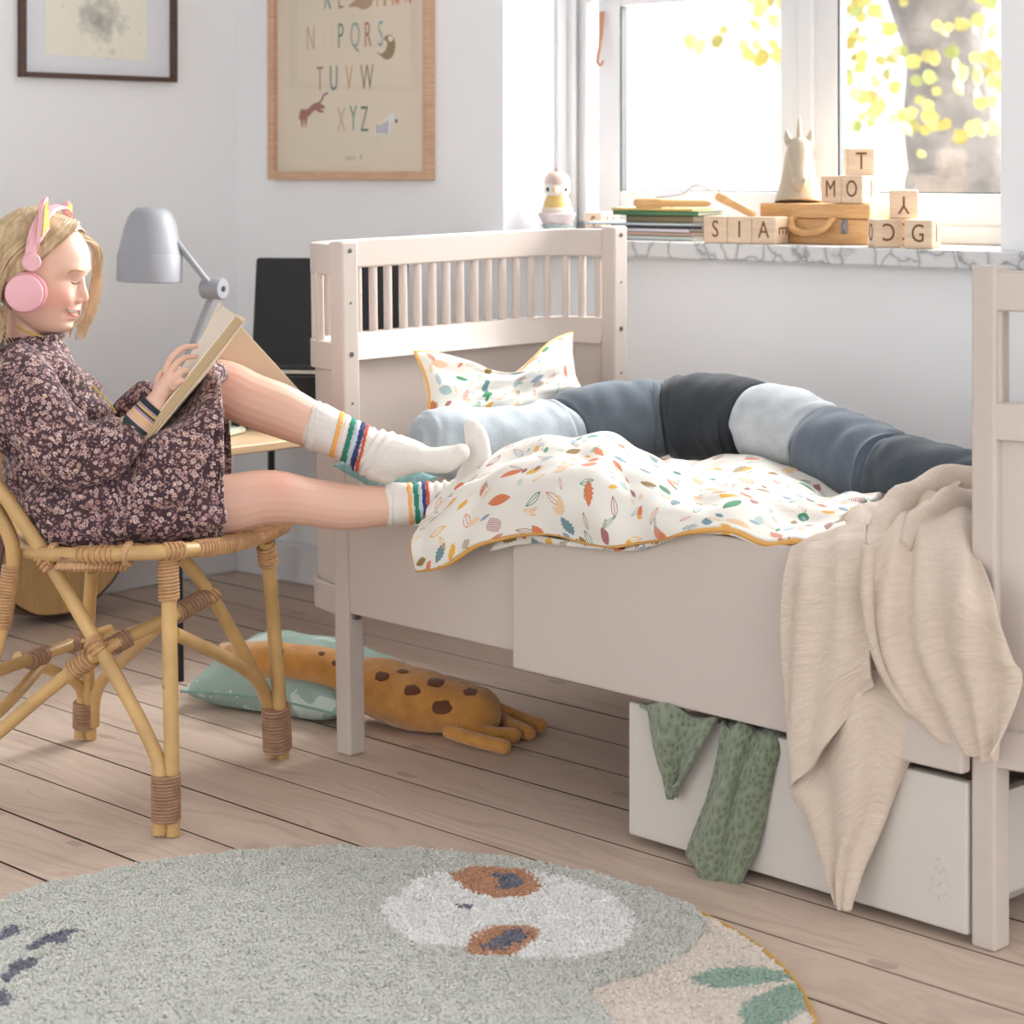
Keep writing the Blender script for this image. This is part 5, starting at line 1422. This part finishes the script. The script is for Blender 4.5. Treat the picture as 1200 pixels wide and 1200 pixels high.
# ---- socks
m_sock = mat('white ribbed cotton', (226,220,214), .9, bump=.35, bscale=160, bdist=.004)
def R_(px, Yd): return px*Yd/FPX
SYF, SYN = 3.48, 3.49
sf = G()
sf.join(chain([(P(372,500,3.494),.0400),(P(384,505,3.492),.0385),(P(405,514,3.486),R_(25.5,SYF)),(P(425,524,3.482),R_(26,SYF)),(P(443,540,3.48),R_(25,SYF)),(P(452,547,3.48),R_(21,SYF))], 5, 22))
sf.join(chain([(P(432,530,3.48),R_(27,SYF)),(P(455,534,3.478),R_(28,SYF)),(P(480,535,3.475),R_(21,SYF)),(P(503,539,3.47),(R_(16,SYF),R_(15,SYF))),(P(524,538,3.468),(R_(17,SYF),R_(15.5,SYF))),(P(539,531,3.466),(R_(14,SYF),R_(11,SYF)))], 5, 22))
sn = G()
sn.join(chain([(P(461,590.5,3.478),.0345),(P(480,590,3.485),.0335),(P(500,588,3.49),.032),(P(520,586,3.50),.031),(P(546,584,3.51),.030)], 5, 22))
sn.join(chain([(P(546,580,3.51),R_(21,SYN)),(P(555,558,3.51),R_(19,SYN)),(P(561,535,3.505),R_(15,SYN)),(P(558,513,3.50),R_(14,SYN)),(P(553,499,3.495),R_(10,SYN))], 5, 20))
def pix(co): return 600+co.x/co.y*FPX, HZ-(co.z-1)/co.y*FPX
def sock(g, stripes, cuff, ank, seed):
    me = remeshed(g, .0019, 4, .5)
    ca, cb = Vector(ank[0]), Vector(ank[1])
    def sl(co, n):
        d = noise.noise(co*45+Vector((seed,0,0)))*.0010
        x, y = pix(co); q = (Vector((x,y))-ca).dot((cb-ca).normalized())
        if 0 < q < (cb-ca).length: d += math.sin(q*.62+1.5*noise.noise(co*30))*.0022*math.sin(PI*q/(cb-ca).length)
        return n*d
    displace(me, sl)
    s = obj('sock', me, m_sock, girl)
    vn = [v.normal.copy() for v in me.vertices]; px_ = [Vector(pix(v.co)) for v in me.vertices]
    for (t, b, wd, rgb, off) in stripes+[cuff]:
        t, b = Vector(t), Vector(b); c = (t+b)*.5; ax = b-t; dp = Vector((ax.y,-ax.x)).normalized(); al = ax.normalized(); hl = ax.length*.5+14
        fs = []
        for p in me.polygons:
            if all(abs((px_[i]-c).dot(dp)) < wd/2+.6 and abs((px_[i]-c).dot(al)) < hl for i in p.vertices): fs.append(tuple(p.vertices))
        us = sorted({i for f in fs for i in f}); mp = {i: k for k, i in enumerate(us)}
        if not us: continue
        gg_ = G().add([me.vertices[i].co+vn[i]*off for i in us], [tuple(mp[i] for i in f) for f in fs])
        obj('stripe' if rgb else 'cuff', gg_, mat('stripe %d %d %d' % rgb, rgb, .9) if rgb else m_sock, s, solid=.0012 if rgb else .003)
    return s
OR, PK, GRN, LB, NV, RD = (238,172,92), (240,222,214), (40,130,108), (190,208,222), (58,64,112), (206,84,58)
sock(sf, [((401,486),(389,533),5.5,OR,.0006), ((408,489),(396,536),4.0,PK,.0004), ((415,491),(402.5,538),6.0,GRN,.0007), ((421,494),(409,540),4.5,LB,.0006), ((426.5,496),(414,541.5),5.5,NV,.0009), ((431,499),(420,543),3.4,RD,.0007)], ((371,474),(362,524),9,None,.001), ((424,500),(462,528)), 1)
sock(sn, [((479,566),(482,614),4.0,OR,.0006), ((486.5,565),(490,613),5.5,GRN,.0007), ((492,565),(495,612),3.5,LB,.0006), ((496,564.5),(499,612),4.2,NV,.0009), ((500.5,564.5),(503,611),3.5,RD,.0007)], ((456,567),(456,614),8,None,.001), ((503,588),(545,580)), 5)

# ---- hair: cap over the skull plus combed locks
m_hair = NT('honey blond hair'); hv = m_hair.co('Object')
hn = m_hair.noise(m_hair.scale(hv, (60,60,14)), 1.6, 4); oi_ = m_hair.noise(hv, 9, 2)
m_hair.col(m_hair.mix(m_hair.math('MULTIPLY', oi_, .5), m_hair.ramp(hn, [(.3, lin((156,130,100))), (.55, lin((204,178,142))), (.75, lin((236,216,182)))]), lin((212,188,152)))); m_hair.rough(.42)
m_hair.bump(hn, .3, .003); m_hair = m_hair.m
def hairline(z):        # forward limit of the hair at each height
    return interp([(.102,.060),(.090,.055),(.075,.046),(.060,.034),(.045,.022),(.025,.008),(.0,-.004),(-.03,-.014),(-.09,-.02)], z)
cap = head_geo(.0045, 60, 96); nv = len(cap.v)
keep = [p.x < hairline(p.z+.010) for p in cap.v]
cap.f = [q for q in cap.f if len(q) < 10 and all(keep[i] for i in q)]+[cap.f[-2]]
used = sorted({i for q in cap.f for i in q}); mp = {i: k for k, i in enumerate(used)}
cap2 = G().add([MH @ cap.v[i] for i in used], [tuple(mp[i] for i in q) for q in cap.f])
hair = obj('hair', cap2, m_hair, girl, solid=.0015)
rh = random.Random(3); lk = G()
def skull(th, x, off):
    """point over the skull: th 0 = top, +-90 deg = the sides (negative is the camera side)"""
    k = min(max((x+.095)/.165, .02), .98); prof = math.sin(PI*k)**.5
    return Vector((x, math.sin(th)*(.068*prof+off), .018+math.cos(th)*(.083*prof+off)))
def lock(pts, r, n=16):
    c = curve(pts, n); m = len(c)
    rad_ = [(r*(.45+.55*math.sin(PI*min(1,.12+i/(m-1)*.95))), r*.42) for i in range(m)]
    lk.join(tube([MH @ p for p in c], rad_, 5, up=(0,1,0)))
for k in range(640):
    side = -1 if rh.random() < .68 else 1
    x0 = rh.uniform(-.085,.056); th0 = rh.uniform(0,.25)*side
    o1 = rh.uniform(.005,.0125)
    front = max(0, (x0-.0)/.056)
    pts = [skull(th0, x0, o1)]
    if side < 0:
        xe = -.012-.050*rh.random()-.03*(1-front)
        for q in (.35,.7,1.0): pts.append(skull(side*(.2+q*(1.32+.1*rh.random())), x0+(xe-x0)*q**1.2, o1+.002))
        # hang down behind the headphone to the shoulder
        e = pts[-1]; L = rh.uniform(.04,.085)
        bx = -.004-rh.random()*.055
        pts += [Vector((e.x*.5+bx*.5-.012, e.y*.98, -.045)), Vector((bx-.008, -.074-rh.random()*.02, -.045-L*.5)), Vector((bx-.022+rh.uniform(-.012,.012), -.085-rh.random()*.03, -.045-L))]
    else:
        fr = x0 > .0
        xe = (.030 if fr else -.05)+rh.uniform(-.02,.02)
        for q in (.35,.7,1.0): pts.append(skull(side*(.2+q*1.35), x0+(xe-x0)*q*.6, o1+.004))
        e = pts[-1]; L = rh.uniform(.03,.06)
        if fr and rh.random() < .65: continue
        if fr: pts += [Vector((e.x+.012, .070, -.03)), Vector((e.x+.014+rh.uniform(-.01,.01), .066, -.035-L*.5)), Vector((e.x+.010, .062, -.04-L))]
        else: pts += [Vector((e.x, .072, -.05)), Vector((e.x-.02, .07, -.05-L))]
    lock(pts, rh.uniform(.0016,.0034))
# forelocks on the far side that show past the profile
for k in range(34):
    x0 = rh.uniform(.035,.056); o1 = rh.uniform(.004,.010)
    pts = [skull(.1+rh.random()*.3, x0, o1), Vector((.070+rh.uniform(-.008,.006), .034+rh.random()*.012, .062)), Vector((.080+rh.uniform(-.01,.004), .052, .02)), Vector((.082+rh.uniform(-.014,.003), .058, -.03)), Vector((.076+rh.uniform(-.014,.004), .060, -.065)), Vector((.068+rh.uniform(-.012,.004), .058, -.085+rh.uniform(-.01,.015)))]
    lock(pts, rh.uniform(.0018,.0034))
# locks combed along the hairline from the parting to the headphone
for k in range(150):
    j = rh.gauss(0, 1)*.004; u = rh.random(); o1 = rh.uniform(.001,.005)
    pts = [Vector((.052-.03*u, -.004+rh.random()*.01, .096+.004*u+o1)), Vector((.052-.034*u+j, -.034, .084+.006*u+o1)), Vector((.036-.030*u+j, -.058-o1, .058+.012*u)), Vector((.016-.024*u+j, -.0685-o1, .030+.018*u)), Vector((-.006-.02*u, -.071-o1, .008+.016*u)), Vector((-.022, -.072-o1, -.008))]
    lock(pts, rh.uniform(.0014,.0030))
# a few loose strands by the headphone
for k in range(5):
    pts = [Vector((-.030+.01*k*.3,-.078,.0)), Vector((-.045,-.088-.002*k,-.004)), Vector((-.052+.002*k,-.088,-.035)), Vector((-.040+.006*k,-.080,-.075)), Vector((-.022+.008*k,-.070,-.105))]
    lock(pts, .0010)
obj('locks', lk, m_hair, hair)

# ---- headphones: a thing of its own
m_pink = mat('pink plastic', (232,176,184), .42); m_pink2 = mat('pink cushion', (222,158,164), .6); m_gold = mat('gold glitter', (206,180,96), .35, metal=.5, bump=.9, bscale=700)
hp_ = thing('headphones', 'pink cat-ear headphones with gold glitter worn by the child', 'headphones', P(28,366,GY-.07))
def cupM(px, py, Yd, yaw=8): return Matrix.Translation(P(px,py,Yd)) @ Matrix.Rotation(math.radians(yaw),4,'Z') @ Matrix.Rotation(PI/2,4,'X')
for (px, py, Yd, s, yaw) in ((28,343,GY-.082,1,14), (62,338,GY+.082,-1,14)):
    M = cupM(px, py, Yd, yaw)
    cu = obj('ear_cup', lathe([(0,.020*s),(.0255,.020*s),(.0285,.018*s),(.0295,.014*s),(.0295,.006*s),(.027,.0)], 44, M=M), m_pink, hp_)
    obj('cushion', lathe([(.020,-.014*s),(.029,-.013*s),(.0325,-.006*s),(.0325,.0),(.029,.003*s),(.015,.003*s)], 44, M=M @ Matrix.Translation((.004,0,0))), m_pink2, cu)
    hx = px+9; M2 = cupM(hx, py-36, Yd-.004*s, yaw)
    obj('hinge_disc', lathe([(0,.012*s),(.0125,.012*s),(.0145,.010*s),(.0148,.003*s),(.0148,-.004*s),(0,-.004*s)], 36, M=M2), m_pink, hp_)
    for dx in (-5, 6):
        obj('slider_wire', tube(curve([P(hx+dx,py-36,Yd-.003*s),P(hx+dx*1.05+1,py-55,Yd-.003*s),P(hx+dx*.6+2,py-65,Yd-.002*s),P(hx+2,py-68,Yd)], 14), .0011, 6), m_gold, hp_)
bandp = curve([P(36,308,GY-.084),P(38,290,GY-.084),P(42,272,GY-.080),P(49,257,GY-.066),P(57,247,GY-.040),P(65,243,GY-.005),P(73,243,GY+.030),P(80,252,GY+.062),P(84,275,GY+.078),P(76,305,GY+.082)], 60)
obj('headband', tube(bandp, [(.003,.0105)]*10, 12, up=(1,0,0)), m_pink, hp_)
def cat_ear(base0, base1, tip, th_=.009):
    b0, b1, t = map(Vector, (base0, base1, tip)); n = (b1-b0).cross(t-b0).normalized()
    if n.y > 0: n = -n
    out = curve([b0, b0.lerp(t,.55)+(b0-b1)*.10, t+(b0-b1)*.24, t+(b1-b0)*.24, b1.lerp(t,.55)+(b1-b0)*.10, b1], 26)
    c = sum(out, Vector())/len(out); m = len(out)
    def pl(o_, d0, d1):
        v = [p+n*d0 for p in o_]+[p+n*d1 for p in o_]
        return G().add(v, [tuple(range(m)), tuple(range(2*m-1,m-1,-1))]+[(i,m+i,m+(i+1)%m,(i+1)%m) for i in range(m)])
    e = obj('cat_ear', pl(out, -th_/2, th_/2), m_pink, hp_, bevel=.0015)
    obj('ear_inner', pl([p+(c-p)*.22 for p in out], th_/2-.002, th_/2+.0012), m_gold, e)
    obj('ear_inner', pl([p+(c-p)*.22 for p in out], -th_/2-.0012, -th_/2+.002), m_gold, e)
cat_ear(P(44,286,GY-.094), P(56,268,GY-.058), P(51,235,GY-.080), .008)
cat_ear(P(74,246,GY+.030), P(82,256,GY+.060), P(80,238,GY+.055), .008)

# ---- the open book: a thing of its own
ob = thing('open_book', 'large open book with tan cover resting on the raised knee', 'book', P(150,552,3.34))
n0, n1 = P(146,551,3.295), P(287,373,3.295)         # near edge, bottom and top
s0_, s1_ = P(178,521,3.50), P(268,364,3.50)           # gutter
thk = (n1-n0).cross(s0_-n0).normalized()
if thk.z < 0: thk = -thk
def quadslab(a, b, c, d, off, t):
    q = [p+off for p in (a,b,c,d)]; return G().add(q+[p+t for p in q], [(3,2,1,0),(4,5,6,7),(0,1,5,4),(1,2,6,5),(2,3,7,6),(3,0,4,7)])
T_ = thk*.014
pb = obj('page_block', quadslab(n0+(n1-n0)*.012, n1-(n1-n0)*.02, s1_, s0_, Vector(), T_), mat('cream pages', (232,222,206), .85), ob, smooth=False)
mp_ = NT('fore-edge'); vv_ = mp_.co('Object'); w_ = mp_.noise(mp_.scale(vv_, (30,30,30)), 8, 3)
obj('cover_board', quadslab(n0, n1, s1_, s0_, -thk*.0035, thk*.003), mat('tan cloth cover', (206,186,160), .8), ob, smooth=False, bevel=.001)
pe = quadslab(n0+(n1-n0)*.012, n1-(n1-n0)*.02, s1_, s0_, thk*.0, T_)
for k in range(7):
    o_ = thk*(.001+.0018*k); a = n0+(n1-n0)*.012+o_-Vector((0,.0006,0)); b = n1-(n1-n0)*.02+o_-Vector((0,.0006,0))
    obj('page_edge', tube([a, b], .0008, 5), mat('page edge %d' % (k % 2), (214,190,150) if k % 2 else (196,168,126), .8), pb)
# far half folded away behind
fo = [s1_+T_, P(354,461,3.64), P(318,490,3.64), P(214,452,3.52)]
nn_ = (fo[1]-fo[0]).cross(fo[3]-fo[0]).normalized()
obj('cover_board', quadslab(*fo, Vector(), nn_*.004), MATS['tan cloth cover'], ob, smooth=False, bevel=.001)
obj('page_block', quadslab(*[p for p in fo], nn_*(.0045 if nn_.y > 0 else -.0145), nn_*.010 if nn_.y > 0 else nn_*.010), MATS['cream pages'], ob, smooth=False)
# printed lines on the visible page
for k in range(5):
    a = (n0+T_).lerp(n1+T_, .50+.05*k); b = (s0_+T_).lerp(s1_+T_, .50+.05*k)
    obj('print_line', tube([a.lerp(b,.25)+thk*.0004, a.lerp(b,.75-.1*(k % 2))+thk*.0004], .0009, 5), mat('grey print', (150,144,140), .8), pb)
bpy.context.view_layer.update()
